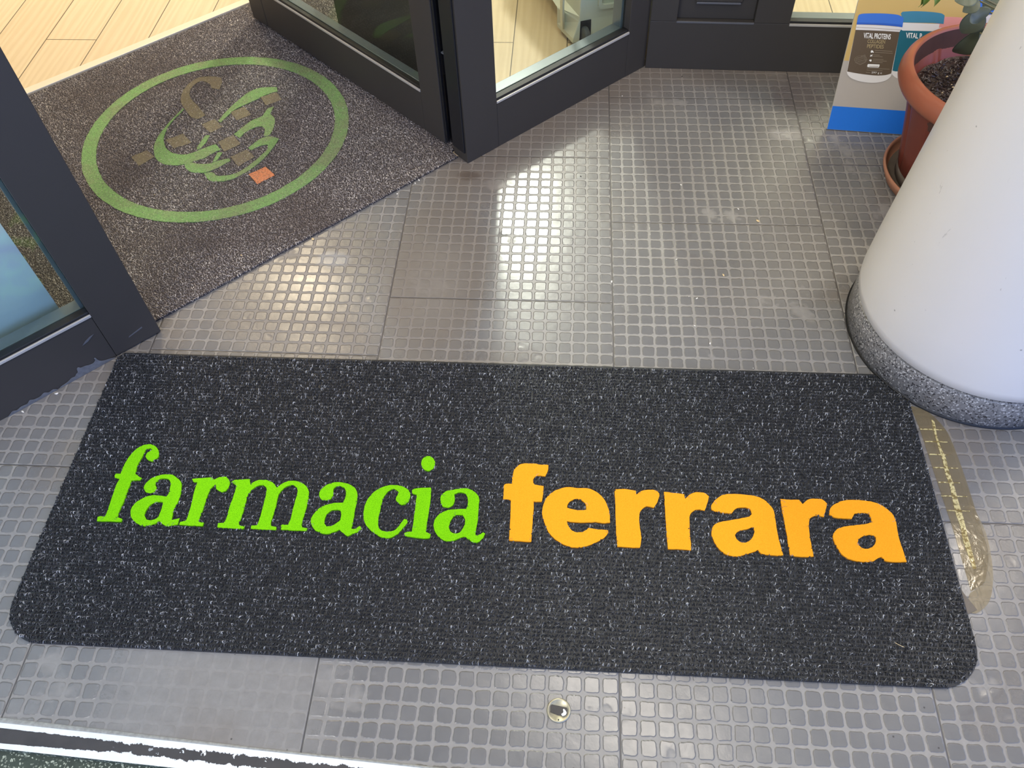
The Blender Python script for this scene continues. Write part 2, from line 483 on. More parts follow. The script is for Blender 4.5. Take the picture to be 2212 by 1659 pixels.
M['p_blue'] = mat('print_blue', (28, 112, 206), 0.45, 0, 0.05, 200)
M['p_lid'] = mat('print_lid_blue', (58, 112, 196), 0.5, 0, 0.05, 30)
M['p_lid_d'] = mat('print_lid_blue_dark', (42, 92, 178), 0.5)
M['p_teal'] = mat('print_teal', (26, 98, 112), 0.5, 0, 0.15, 12)
M['p_tealid'] = mat('print_teal_lid', (62, 128, 150), 0.5)
M['p_pink'] = mat('print_pink_lid', (222, 148, 136), 0.5)
M['p_white'] = mat('print_white', (222, 216, 206), 0.5, 0, 0.03, 20)
M['p_brown'] = mat('print_brown', (92, 76, 56), 0.5, 0, 0.06, 12)
M['p_text'] = mat('print_text_white', (240, 236, 226), 0.5)
M['p_tan'] = mat('print_text_tan', (168, 148, 104), 0.5)
M['p_line'] = mat('print_fine_line', (140, 126, 104), 0.5)

# ------------------------------------------------------------------ object helpers


def tag(o, label=None, cat=None, group=None, kind=None):
    if label:
        o['label'] = label
    if cat:
        o['category'] = cat
    if group:
        o['group'] = group
    if kind:
        o['kind'] = kind
    return o


def empty(name, loc=(0, 0, 0), rz=0.0, label=None, cat=None, group=None, kind=None):
    o = bpy.data.objects.new(name, None)
    COL.objects.link(o)
    o.location = loc
    o.rotation_euler = (0, 0, rz)
    o.empty_display_size = 0.05
    return tag(o, label, cat, group, kind)


def link(name, me, m=None, parent=None, smooth=False, loc=None):
    if m is not None:
        for q in (m if isinstance(m, (list, tuple)) else [m]):
            me.materials.append(q)
    if smooth:
        me.polygons.foreach_set('use_smooth', [True] * len(me.polygons))
    o = bpy.data.objects.new(name, me)
    COL.objects.link(o)
    if parent is not None:
        o.parent = parent
    if loc is not None:
        o.location = loc
    return o


def pyd(name, v, f, m=None, parent=None, smooth=False):
    me = bpy.data.meshes.new(name)
    me.from_pydata([tuple(x) for x in v], [], f)
    me.update()
    return link(name, me, m, parent, smooth)


def boxes(name, L, m, parent=None, bevel=0.0015):
    """one mesh made of axis-aligned boxes ((x0,x1,y0,y1,z0,z1), ...) with softened edges"""
    bm = bmesh.new()
    for x0, x1, y0, y1, z0, z1 in L:
        r = bmesh.ops.create_cube(bm, size=1.0)
        for v in r['verts']:
            v.co = Vector(((x0 + x1) / 2 + v.co.x * (x1 - x0), (y0 + y1) / 2 + v.co.y * (y1 - y0), (z0 + z1) / 2 + v.co.z * (z1 - z0)))
    if bevel:
        bmesh.ops.bevel(bm, geom=list(bm.edges), offset=bevel, segments=2, profile=0.5, affect='EDGES', clamp_overlap=True)
    me = bpy.data.meshes.new(name)
    bm.to_mesh(me)
    bm.free()
    return link(name, me, m, parent)


def lathe(name, prof, m, parent=None, seg=96, smooth=True, flute=None, cap=False):
    v, f = [], []
    for i in range(seg):
        a = 2 * math.pi * i / seg
        for j, (r, z) in enumerate(prof):
            rr = r
            if flute:
                rr = r - flute[1](z) * max(0, math.cos(a * flute[0])) ** 6
            v.append((rr * math.cos(a), rr * math.sin(a), z))
    n = len(prof)
    for i in range(seg):
        k = (i + 1) % seg
        for j in range(n - 1):
            f.append((i * n + j, k * n + j, k * n + j + 1, i * n + j + 1))
    if cap:
        f.append([i * n + n - 1 for i in range(seg)])
        f.append([i * n for i in range(seg)][::-1])
    return pyd(name, v, f, m, parent, smooth)


def smooth_poly(L, corner=50, sub=3, closed=True):
    """round the shallow vertices of a traced outline, keep sharp corners sharp"""
    P = [Vector((x, y)) for x, y in L]
    n = len(P)
    isC = []
    for i in range(n):
        a, b = P[i] - P[i - 1], P[(i + 1) % n] - P[i]
        ang = math.degrees(a.angle(b)) if a.length > 1e-9 and b.length > 1e-9 else 0
        isC.append(ang > corner)
    out = []
    for i in range(n):
        p1, p2 = P[i], P[(i + 1) % n]
        t1 = Vector((0, 0)) if isC[i] else (P[(i + 1) % n] - P[i - 1]) * 0.5
        t2 = Vector((0, 0)) if isC[(i + 1) % n] else (P[(i + 2) % n] - P[i]) * 0.5
        ln = (p2 - p1).length
        for t_ in (t1, t2):
            if t_.length > ln * 1.2:
                t_ *= ln * 1.2 / t_.length
        for k in range(sub):
            s = k / sub
            h1, h2, h3, h4 = 2 * s ** 3 - 3 * s ** 2 + 1, -2 * s ** 3 + 3 * s ** 2, s ** 3 - 2 * s ** 2 + s, s ** 3 - s ** 2
            if t1.length == 0 and t2.length == 0:
                q = p1.lerp(p2, s)
            else:
                if t1.length == 0:
                    t1b = (p2 - p1)
                else:
                    t1b = t1
                t2b = (p2 - p1) if t2.length == 0 else t2
                q = p1 * h1 + p2 * h2 + t1b * h3 + t2b * h4
            out.append((q.x, q.y))
    return out


def fill(name, loops, m, parent=None, thick=0.0, z=0.0, xf=None, bevel=0.0):
    """filled 2-D outline (first loop) with holes (others), given a thickness, optional transform xf(x,y,z)"""
    cu = bpy.data.curves.new(name, 'CURVE')
    cu.dimensions = '2D'
    cu.fill_mode = 'BOTH'
    cu.extrude = thick / 2
    for L in loops:
        sp = cu.splines.new('POLY')
        sp.points.add(len(L) - 1)
        for i, (x, y) in enumerate(L):
            sp.points[i].co = (x, y, 0, 1)
        sp.use_cyclic_u = True
    tmp = bpy.data.objects.new('tmp', cu)
    me = bpy.data.meshes.new_from_object(tmp)
    bpy.data.objects.remove(tmp)
    bpy.data.curves.remove(cu)
    me.name = name
    for v in me.vertices:
        zz = v.co.z + thick / 2 + z
        v.co = xf(v.co.x, v.co.y, zz) if xf else (v.co.x, v.co.y, zz)
    me.materials.clear()
    return link(name, me, m, parent)


def np_mesh(name, V, Q, m, parent=None, tint=None, smooth=True):
    """fast big mesh from arrays: V (n,3) points, Q (k,4) quads, tint (n,) random value per point"""
    me = bpy.data.meshes.new(name)
    me.vertices.add(len(V))
    me.vertices.foreach_set('co', V.astype(np.float32).ravel())
    me.loops.add(Q.size)
    me.loops.foreach_set('vertex_index', Q.astype(np.int32).ravel())
    me.polygons.add(len(Q))
    me.polygons.foreach_set('loop_start', np.arange(0, Q.size, 4, dtype=np.int32))
    me.polygons.foreach_set('loop_total', np.full(len(Q), 4, dtype=np.int32))
    if tint is not None:
        at = me.attributes.new('tint', 'FLOAT', 'POINT')
        at.data.foreach_set('value', tint.astype(np.float32))
    me.update(calc_edges=True)
    return link(name, me, m, parent, smooth)


def tubes(paths, rad, sides=3):
    """paths (n,k,3), rad (n,) or (n,k) -> vertices and quads of n small tubes"""
    n, k, _ = paths.shape
    rad = np.broadcast_to(rad[:, None] if rad.ndim == 1 else rad, (n, k))
    T = np.gradient(paths, axis=1)
    T /= np.linalg.norm(T, axis=2, keepdims=True) + 1e-12
    up = np.tile(np.array([0.13, 0.07, 1.0]), (n, k, 1))
    S = np.cross(T, up)
    S /= np.linalg.norm(S, axis=2, keepdims=True) + 1e-12
    B = np.cross(S, T)
    ring = []
    for i in range(sides):
        a = 2 * math.pi * i / sides
        ring.append(paths + (S * math.cos(a) + B * math.sin(a)) * rad[..., None])
    V = np.stack(ring, axis=2).reshape(-1, 3)          # n,k,sides
    base = (np.arange(n) * k * sides)[:, None, None]
    jj = (np.arange(k - 1) * sides)[None, :, None]
    ss = np.arange(sides)[None, None, :]
    s2 = (ss + 1) % sides
    a = base + jj + ss
    b = base + jj + s2
    Q = np.stack([a, b, b + sides, a + sides], axis=-1).reshape(-1, 4)
    return V, Q


def in_poly(px, py, poly):
    P = np.array(poly)
    x1, y1 = P[:, 0], P[:, 1]
    x2, y2 = np.roll(x1, -1), np.roll(y1, -1)
    c = np.zeros(len(px), bool)
    for a, b, c_, d in zip(x1, y1, x2, y2):
        if b == d:
            continue
        m_ = ((b > py) != (d > py)) & (px < (c_ - a) * (py - b) / (d - b) + a)
        c ^= m_
    return c


# ------------------------------------------------------------------ floor outside (studded rubber tiles)
def build_floor():
    v, f, uv = [], [], []
    # each column of tiles is laid with its own offset along y
    cols = {-4: 0.31, -3: -0.193, -2: 0.106, -1: 0.2745, 0: 0.035, 1: 0.2605, 2: 0.02, 3: 0.3, 4: 0.1}
    for c, off in cols.items():
        for r in range(-2, 4):
            x0, y0 = c * 0.5, off + r * 0.5
            x1, y1 = x0 + 0.5, y0 + 0.5
            ylo = lambda x: -0.668 - 0.046 * (x + 1.0)
            if y1 < min(ylo(x0), ylo(x1)) or y0 > 1.32:
                continue
            va, vb = max(y0, ylo(x0)), max(y0, ylo(x1))
            yt = min(y1, 1.32)
            b = len(v)
            v += [(x0, va, 0), (x1, vb, 0), (x1, yt, 0), (x0, yt, 0)]
            f.append((b, b + 1, b + 2, b + 3))
            uv += [(0, (va - y0) * 34), (17, (vb - y0) * 34), (17, (yt - y0) * 34), (0, (yt - y0) * 34)]
    me = bpy.data.meshes.new('floor')
    me.from_pydata(v, [], f)
    l = me.uv_layers.new(name='UVMap')
    for i, q in enumerate(uv):
        l.data[i].uv = q
    tag(link('floor', me, M['floor']), kind='structure')


build_floor()

# shop floor and its pale part by the right window
tag(pyd('floor', [st(-2.5, 0.04, .001), st(1.49, 0.04, .001), (0.104, 1.22, .001), (3, 1.15, .001), (3, 5, .001), (-5, 5, .001)],
    [(0, 1, 2, 3, 4, 5)], M['wood']), kind='structure')

# step nosing along the outer edge of the entrance, and the pavement below it
def build_step():
    v, f, uv = [], [], []
    n = 60
    for i in range(n + 1):
        x = -1.9 + 3.9 * i / n
        yt = -0.670 - 0.046 * (x + 1.0)
        # strip tapers a little from left to right as in the worn edge
        for j, w_ in enumerate((0.0, -0.039)):
            v.append((x, yt + w_, 0.0005))
            uv.append(((x + 1.05) / 0.75, float(j)))
        v.append((x, yt - 0.040, -0.014))
        uv.append(((x + 1.05) / 0.75, 1.0))
    for i in range(n):
        a = i * 3
        f += [(a, a + 1, a + 4, a + 3), (a + 1, a + 2, a + 5, a + 4)]
    me = bpy.data.meshes.new('trim_1')
    me.from_pydata(v, [], f)
    l = me.uv_layers.new(name='UVMap')
    for p_ in me.polygons:
        for li in p_.loop_indices:
            l.data[li].uv = uv[me.loops[li].vertex_index]
    for p_ in me.polygons:
        p_.material_index = 1 if abs(p_.normal.z) < 0.5 else 0
    tag(link('trim_1', me, [M['threshold'], M['ground']]), kind='structure')
    # grout bead between the rubber and the nosing
    vv, ff = [], []
    for i in range(n + 1):
        x = -1.9 + 3.9 * i / n
        yt = -0.668 - 0.046 * (x + 1.0)
        wv = 0.004 * max(0, min(1, (-0.55 - x) * 2.5))
        vv += [(x, yt + 0.0005 + wv, 0.0008), (x, yt - 0.001, 0.0018), (x, yt - 0.003, 0.0008)]
    for i in range(n):
        a = i * 3
        ff += [(a, a + 1, a + 4, a + 3), (a + 1, a + 2, a + 5, a + 4)]
    tag(pyd('trim_2', vv, ff, M['grout'], smooth=True), kind='structure')
    tag(pyd('floor', [(-4, -3.5, -0.012), (4, -3.5, -0.012), (4, -0.6, -0.012), (-4, -0.6, -0.012)], [(0, 1, 2, 3)], M['ground']), kind='structure')


build_step()

# cream metal strip where the entrance mat meets the planks
e = empty('trim_3', st(0, 1.085), math.atan2(UF.y, UF.x), kind='structure')
boxes('edging_strip', [(-2.2, 1.6, -0.011, 0.0, 0, 0.011), (-2.2, 1.6, 0.0, 0.028, 0, 0.006)], M['strip'], e, 0.0015)

# ------------------------------------------------------------------ shell that is reflected and lit (shop behind, canopy above)
tag(pyd('ceiling', [st(-2.5, 0.0, 2.66), st(1.49, 0.0, 2.66), (0.104, 1.2, 2.66), (3, 1.15, 2.66), (3, 5, 2.66), (-5, 5, 2.66)], [(5, 4, 3, 2, 1, 0)], M['plaster']), kind='structure')
tag(pyd('ceiling', [st(-2.5, -0.02, 2.78), st(1.49, -0.02, 2.78), (3.2, 1.1, 2.78), (3.2, -0.55, 2.78), (-3.2, -0.55, 2.78)], [(0, 1, 2, 3, 4)], M['soffit']), kind='structure')
tag(pyd('wall_back', [(-5, 5, 0), (3, 5, 0), (3, 5, 2.66), (-5, 5, 2.66)], [(0, 1, 2, 3)], M['plaster']), kind='structure')
tag(pyd('wall_right', [(3, 5, 0), (3, 1.15, 0), (3, 1.15, 2.66), (3, 5, 2.66)], [(0, 1, 2, 3)], M['plaster']), kind='structure')
tag(pyd('wall_left', [(-5, 5, 0), st(-2.5, 0, 0), st(-2.5, 0, 2.66), (-5, 5, 2.66)], [(0, 1, 2, 3)], M['plaster']), kind='structure')

# ------------------------------------------------------------------ shop front frames
ANG = math.atan2(UF.y, UF.x)
TH = 0.058


def glazing(e, x0, x1, zb, ztop=2.3, d0=0.0):
    boxes('glazing_bead', [(x0, x1, d0 - 0.0012, d0 + 0.003, zb - 0.0055, zb + 0.0005)], M['bead'], e, 0.0004)
    boxes('gasket', [(x0, x1, d0 + 0.004, d0 + 0.021, zb - 0.004, zb + 0.006)], M['gasket'], e, 0.001)
    boxes('inner_sill', [(x0, x1, d0 + 0.027, d0 + TH, zb - 0.004, zb + 0.003)], M['sill'], e, 0.001)
    boxes('glass_pane', [(x0, x1, d0 + 0.0215, d0 + 0.0265, zb, ztop)], M['glass'], e, 0)


# left fixed window (poster behind it)
w1 = empty('window_1', J, ANG, kind='structure')
boxes('stile', [(-0.104, 0, 0, TH, 0.004, 2.36)], M['frame'], w1)
boxes('stile', [(-1.75, -1.65, 0, TH, 0.0, 2.36)], M['frame'], w1)
boxes('bottom_rail', [(-1.65, -0.1045, 0.001, TH, 0.0, 0.136)], M['frame'], w1)
boxes('top_rail', [(-1.65, -0.1045, 0.001, TH, 2.26, 2.36)], M['frame'], w1)
glazing(w1, -1.65, -0.104, 0.136)
# inner reveal seen through the glass
boxes('inner_reveal', [(-0.112, -0.104, 0.027, TH, 0.136, 2.26)], M['sill'], w1, 0.001)
# peeled paint along the foot of the rail: ragged outlines on the rail face
pp = [[(-0.235, 0.0005), (-0.228, 0.004), (-0.214, 0.006), (-0.203, 0.0105), (-0.196, 0.0095), (-0.191, 0.014), (-0.186, 0.017), (-0.184, 0.026), (-0.180, 0.028), (-0.176, 0.0235), (-0.168, 0.0225), (-0.158, 0.0185), (-0.150, 0.0185), (-0.145, 0.0225), (-0.1445, 0.029), (-0.142, 0.0285), (-0.140, 0.020), (-0.136, 0.013), (-0.128, 0.009), (-0.118, 0.006), (-0.106, 0.0005)],
      [(-0.345, 0.0005), (-0.338, 0.004), (-0.33, 0.0085), (-0.322, 0.0055), (-0.312, 0.0085), (-0.300, 0.007), (-0.292, 0.0125), (-0.284, 0.0085), (-0.272, 0.0075), (-0.262, 0.0115), (-0.254, 0.006), (-0.244, 0.0075), (-0.236, 0.0005)]]
pp = [[p_[0]] + smooth_poly(p_, 75, 3)[1:] for p_ in pp]
me_l = fill('peeled_paint', [pp[0]], M['peel'], w1, 0.0006, 0, lambda x, y, z: (x, -z, y))
me_l2 = fill('peeled_paint', [pp[1]], M['peel'], w1, 0.0006, 0, lambda x, y, z: (x, -z, y))
# scuff marks
for pts in ([(-0.118, 0.088), (-0.136, 0.077), (-0.150, 0.074), (-0.141, 0.081), (-0.128, 0.087)], [(-0.03, 0.043), (-0.062, 0.036), (-0.064, 0.033), (-0.03, 0.0395)]):
    fill('scuff_mark', [pts], M['scuff'], w1, 0.0003, 0, lambda x, y, z: (x, -z, y))

# right fixed window of the diagonal front
w2 = empty('window_2', st(0.859, 0), ANG, kind='structure')
boxes('stile', [(0, 0.104, 0, TH, 0.0, 2.36)], M['frame'], w2)
boxes('stile', [(0.566, 0.642, 0, TH, 0.0, 2.36)], M['frame'], w2)
boxes('bottom_rail', [(0.1042, 0.5658, 0.0006, TH, 0.0, 0.136)], M['frame'], w2)
boxes('top_rail', [(0.1042, 0.5658, 0.0006, TH, 2.26, 2.36)], M['frame'], w2)
glazing(w2, 0.104, 0.566, 0.136)
boxes('inner_reveal', [(0.558, 0.566, 0.027, TH, 0.139, 2.26)], M['sill'], w2, 0.001)
boxes('edge_profile', [(-0.005, -0.0006, 0.006, TH - 0.004, 0.03, 2.3)], M['frame_dark'], w2, 0.001)

# wall of frames at the back right
AW = Vector((0.104, 1.177, 0))
DW = Vector((1, -0.033, 0)).normalized()
w3 = empty('window_3', AW, math.atan2(DW.y, DW.x), kind='structure')
boxes('bottom_rail', [(0.0, 1.7, 0.0, TH, 0.0, 0.142)], M['frame'], w3)
boxes('top_rail', [(0.0, 1.7, 0.0, TH, 2.26, 2.36)], M['frame'], w3)
boxes('stile', [(0.0, 0.071, 0.0, TH, 0.1422, 2.26)], M['frame'], w3)
boxes('stile', [(0.277, 0.371, 0.0, TH, 0.1422, 2.26)], M['frame'], w3)
boxes('stile', [(1.6, 1.7, 0.0, TH, 0.1422, 2.26)], M['frame'], w3)
boxes('recessed_panel', [(0.071, 0.277, 0.018, 0.04, 0.1422, 2.26)], M['frame'], w3)
boxes('glazing_bead', [(0.071, 0.277, -0.001, 0.003, 0.1385, 0.1428)], M['scuff'], w3, 0.0004)  # pale strip paints the highlight on the recess's lower edge
boxes('vent_lip', [(0.118, 0.234, 0.008, 0.018, 0.188, 0.193)], M['scuff'], w3, 0.001)  # pale colour paints the lit edge of the slot
boxes('raised_panel', [(0.115, 0.238, 0.009, 0.0179, 0.194, 0.9)], M['frame'], w3, 0.002)
glazing(w3, 0.371, 1.6, 0.142)

# open door leaf, turned into the shop
LH = st(0.8565, 0.092)
LD = (st(0.789, 0.984) - st(0.8565, 0.092)).normalized()
d1 = empty('door_1', LH, math.atan2(LD.y, LD.x), kind='structure')
# local x runs along the leaf away from the street, local y towards the left: visible face at y=0, body on the right
LL = 0.893


def flip(L):
    return [(a, b, -d, -c, e_, f_) for a, b, c, d, e_, f_ in L]


boxes('stile', flip([(0.0, 0.079, 0, 0.046, 0.013, 2.3)]), M['frame'], d1)
boxes('stile', flip([(LL - 0.079, LL, 0, 0.046, 0.013, 2.3)]), M['frame'], d1)
boxes('bottom_rail', flip([(0.0792, LL - 0.0792, 0.0006, 0.046, 0.013, 0.134)]), M['frame'], d1)
boxes('top_rail', flip([(0.0792, LL - 0.0792, 0.0006, 0.046, 2.2, 2.3)]), M['frame'], d1)
boxes('glazing_bead', flip([(0.079, LL - 0.079, -0.0012, 0.003, 0.129, 0.1345)]), M['bead'], d1, 0.0004)
boxes('gasket', flip([(0.079, LL - 0.079, 0.004, 0.014, 0.130, 0.140)]), M['gasket'], d1, 0.001)
boxes('inner_sill', flip([(0.079, LL - 0.079, 0.021, 0.046, 0.130, 0.137)]), M['sill'], d1, 0.001)
boxes('glass_pane', flip([(0.079, LL - 0.079, 0.0145, 0.0195, 0.134, 2.2)]), M['glass'], d1, 0)
boxes('edge_profile', flip([(-0.008, -0.0004, 0.003, 0.012, 0.02, 2.3), (-0.008, -0.0004, 0.036, 0.044, 0.02, 2.3), (-0.003, -0.0004, 0.012, 0.036, 0.02, 2.3)]), M['frame_dark'], d1, 0.001)
lp = boxes('latch_plate', flip([(-0.0065, -0.0034, 0.0135, 0.0345, 0.21, 0.27)]), M['frame_dark'], d1, 0.001)
boxes('latch_tongue', flip([(-0.016, -0.0066, 0.012, 0.036, 0.268, 0.272)]), M['peel'], d1, 0.0008)
for zz in (0.262, 0.248, 0.236):
    s_ = lathe('screw', [(0.0001, 0.0016), (0.0024, 0.0012), (0.003, 0)], M['peel'], None, 16)
    s_.parent = d1
    s_.location = (-0.0066, -0.024, zz)
    s_.rotation_euler = (0, -math.pi / 2, 0)

# dark panel added behind the open leaf, standing in for the dark in its glass
d2 = empty('dark_panel', st(0.955, 0.09), math.atan2(NF.y, NF.x), kind='structure')
boxes('panel_slab', [(0.0, 0.665, -0.04, 0.0, 0.012, 2.3)], M['frame'], d2)

# ------------------------------------------------------------------ poster behind the left window
po = empty('advertising_poster', st(-0.145, 0.085, 0.015), ANG, label='pale blue and white poster standing behind the left shop window', cat='poster')
bx = boxes('poster_sheet', [(-1.3, 0, 0, 0.006, 0.0, 1.5)], M['poster'], po, 0.0005)

# ------------------------------------------------------------------ the welcome mat
MX0, MX1, MY0, MY1 = -1.062, 0.587, -0.541, 0.091
ZM = 0.0085          # top of pile


def mat_outline(inset=0.0):
    x0, x1, y0, y1 = MX0 + inset, MX1 - inset, MY0 + inset, MY1 - inset
    L = []

    def arc(cx, cy, r, a0, a1, n=10):
        for i in range(n + 1):
            a = math.radians(a0 + (a1 - a0) * i / n)
            L.append((cx + r * math.cos(a), cy + r * math.sin(a)))
    r = 0.075 - inset
    arc(x0 + r, y0 + r, r, 180, 270)
    arc(x1 - r, y0 + r, r, 270, 360)
    # top right corner slides under nothing: cut to clear the column foot
    cxx, cyy, cr = 0.751, 0.217, 0.2535 + inset * 0.3
    pts = []
    for i in range(14):
        a = math.radians(229 - i * 3.0)
        q = (cxx + cr * math.cos(a), cyy + cr * math.sin(a))
        if q[0] < x1 and q[1] < y1:
            pts.append(q)
    L.append((x1, min(q[1] for q in pts) - 0.002))
    L += sorted(pts, key=lambda q: q[1])
    L.append((pts and sorted(pts, key=lambda q: q[1])[-1][0] - 0.004, y1))
    L.append((x0 + 0.012, y1))
    L.append((x0, y1 - 0.012))
    return L


dm = empty('doormat', ((MX0 + MX1) / 2, (MY0 + MY1) / 2, 0), label='long charcoal doormat with green farmacia and orange ferrara lettering', cat='doormat')
DMO = Vector(dm.location)


def rel(P, o):
    return Vector(P) - o


ol = mat_outline()
fill('rubber_backing', [ol], M['backing'], dm, 0.0045, 0, lambda x, y, z: (x - DMO.x, y - DMO.y, z))

Z4 = 4.424
A1_, A2_, A3_, A4_ = cropz(180, 930, Z4), cropz(640, 930, Z4), cropz(1060, 970, Z4), cropz(1500, 1020, Z4)
G_LET = [
    ('f', A1_, [[(660, 135), (705, 165), (722, 215), (705, 262), (655, 292), (612, 275), (592, 245), (612, 212), (658, 182), (640, 168), (600, 180), (575, 225), (545, 280), (518, 330), (495, 410), (530, 438), (560, 452), (545, 470), (500, 472), (460, 478), (440, 530), (400, 640), (370, 710), (335, 790), (325, 828), (372, 845), (362, 870), (130, 862), (135, 825), (165, 818), (205, 822), (225, 780), (270, 650), (310, 530), (345, 462), (300, 450), (298, 430), (312, 412), (355, 412), (375, 360), (420, 275), (480, 200), (540, 155), (600, 133)]]),
    ('a', A1_, [[(740, 425), (800, 418), (850, 422), (900, 455), (935, 500), (932, 590), (905, 680), (870, 740), (850, 810), (845, 855), (885, 845), (918, 838), (908, 870), (900, 898), (850, 905), (800, 915), (755, 890), (725, 862), (690, 885), (620, 908), (550, 905), (490, 870), (455, 820), (452, 760), (490, 700), (550, 655), (620, 625), (700, 618), (790, 632), (815, 600), (830, 540), (832, 490), (800, 458), (740, 458), (700, 490), (685, 520), (700, 545), (680, 580), (640, 598), (595, 588), (578, 545), (600, 500), (660, 450)],
                [(760, 680), (700, 680), (640, 710), (600, 760), (585, 810), (600, 850), (650, 855), (710, 830), (735, 780), (755, 720)]]),
    ('r', A1_, [[(1040, 462), (1100, 455), (1235, 448), (1245, 470), (1300, 445), (1365, 442), (1395, 475), (1395, 520), (1365, 570), (1320, 588), (1275, 560), (1262, 515), (1230, 540), (1190, 610), (1160, 700), (1130, 790), (1100, 860), (1105, 875), (1150, 880), (1140, 912), (1060, 908), (915, 898), (925, 872), (960, 865), (985, 850), (1010, 780), (1040, 670), (1065, 560), (1090, 492), (1050, 490)]]),
    ('m', A1_, [[(1410, 492), (1455, 470), (1590, 465), (1595, 515), (1650, 480), (1710, 470), (1770, 478), (1820, 505), (1850, 545), (1900, 508), (1960, 482), (2030, 482), (2090, 500), (2140, 545), (2155, 600), (2140, 700), (2115, 790), (2085, 890), (2090, 925), (2140, 935), (2130, 960), (1890, 945), (1888, 910), (1905, 898), (1955, 902), (1985, 830), (2010, 720), (2040, 620), (2045, 555), (2010, 520), (1960, 525), (1905, 560), (1865, 610), (1845, 700), (1820, 790), (1790, 880), (1795, 910), (1845, 922), (1838, 950), (1600, 938), (1605, 908), (1660, 905), (1685, 840), (1715, 730), (1745, 610), (1750, 550), (1720, 520), (1670, 525), (1610, 565), (1570, 620), (1545, 710), (1515, 810), (1485, 890), (1500, 908), (1545, 915), (1520, 938), (1280, 925), (1285, 885), (1340, 882), (1370, 830), (1400, 720), (1440, 610), (1460, 535), (1445, 510)]]),
    ('a', A2_, [[(380, 492), (460, 500), (520, 520), (560, 550), (582, 600), (580, 670), (560, 760), (545, 860), (525, 940), (570, 935), (610, 910), (622, 935), (590, 965), (540, 985), (490, 1008), (455, 985), (410, 945), (370, 965), (300, 985), (240, 980), (180, 950), (145, 900), (142, 840), (180, 780), (230, 735), (300, 705), (380, 690), (445, 690), (465, 650), (475, 590), (460, 545), (420, 530), (370, 540), (355, 560), (352, 610), (330, 650), (280, 668), (235, 655), (218, 610), (240, 560), (290, 520), (340, 500)],
                [(400, 755), (345, 760), (300, 790), (272, 840), (268, 885), (290, 915), (340, 910), (390, 880), (420, 850), (430, 800), (420, 765)]]),
    ('c', A2_, [[(870, 525), (960, 522), (1030, 540), (1075, 575), (1090, 620), (1075, 670), (1040, 700), (1000, 705), (965, 680), (952, 650), (970, 610), (975, 580), (940, 558), (900, 565), (860, 600), (825, 660), (805, 740), (785, 830), (782, 900), (800, 945), (850, 962), (920, 960), (965, 930), (1000, 885), (1030, 845), (1058, 850), (1060, 880), (1020, 930), (970, 985), (900, 1022), (840, 1025), (770, 995), (700, 940), (655, 880), (642, 800), (660, 700), (710, 620), (780, 560)]]),
    ('i', A2_, [[(1105, 570), (1140, 552), (1285, 543), (1290, 570), (1280, 680), (1262, 800), (1245, 920), (1240, 970), (1285, 985), (1275, 1025), (1230, 1030), (1040, 1008), (1032, 980), (1060, 968), (1105, 965), (1115, 900), (1130, 780), (1145, 670), (1150, 610), (1110, 600)],
                [(1260 + 66 * math.cos(a * math.pi / 8), 313 + 70 * math.sin(a * math.pi / 8)) for a in range(16)]]),
    ('a', A2_, [[(1600, 550), (1670, 565), (1720, 600), (1748, 650), (1742, 740), (1735, 850), (1715, 960), (1712, 1000), (1750, 995), (1785, 972), (1805, 985), (1780, 1030), (1740, 1065), (1690, 1068), (1650, 1040), (1610, 1015), (1560, 1025), (1500, 1052), (1430, 1055), (1370, 1020), (1325, 965), (1312, 900), (1330, 840), (1380, 790), (1450, 760), (1540, 750), (1625, 748), (1640, 700), (1635, 630), (1600, 595), (1550, 590), (1510, 610), (1515, 660), (1495, 710), (1450, 735), (1400, 725), (1378, 680), (1385, 620), (1430, 580), (1500, 565)],
                [(1590, 805), (1530, 808), (1490, 840), (1468, 880), (1460, 930), (1480, 970), (1530, 985), (1575, 960), (1605, 910), (1612, 850)]]),
]
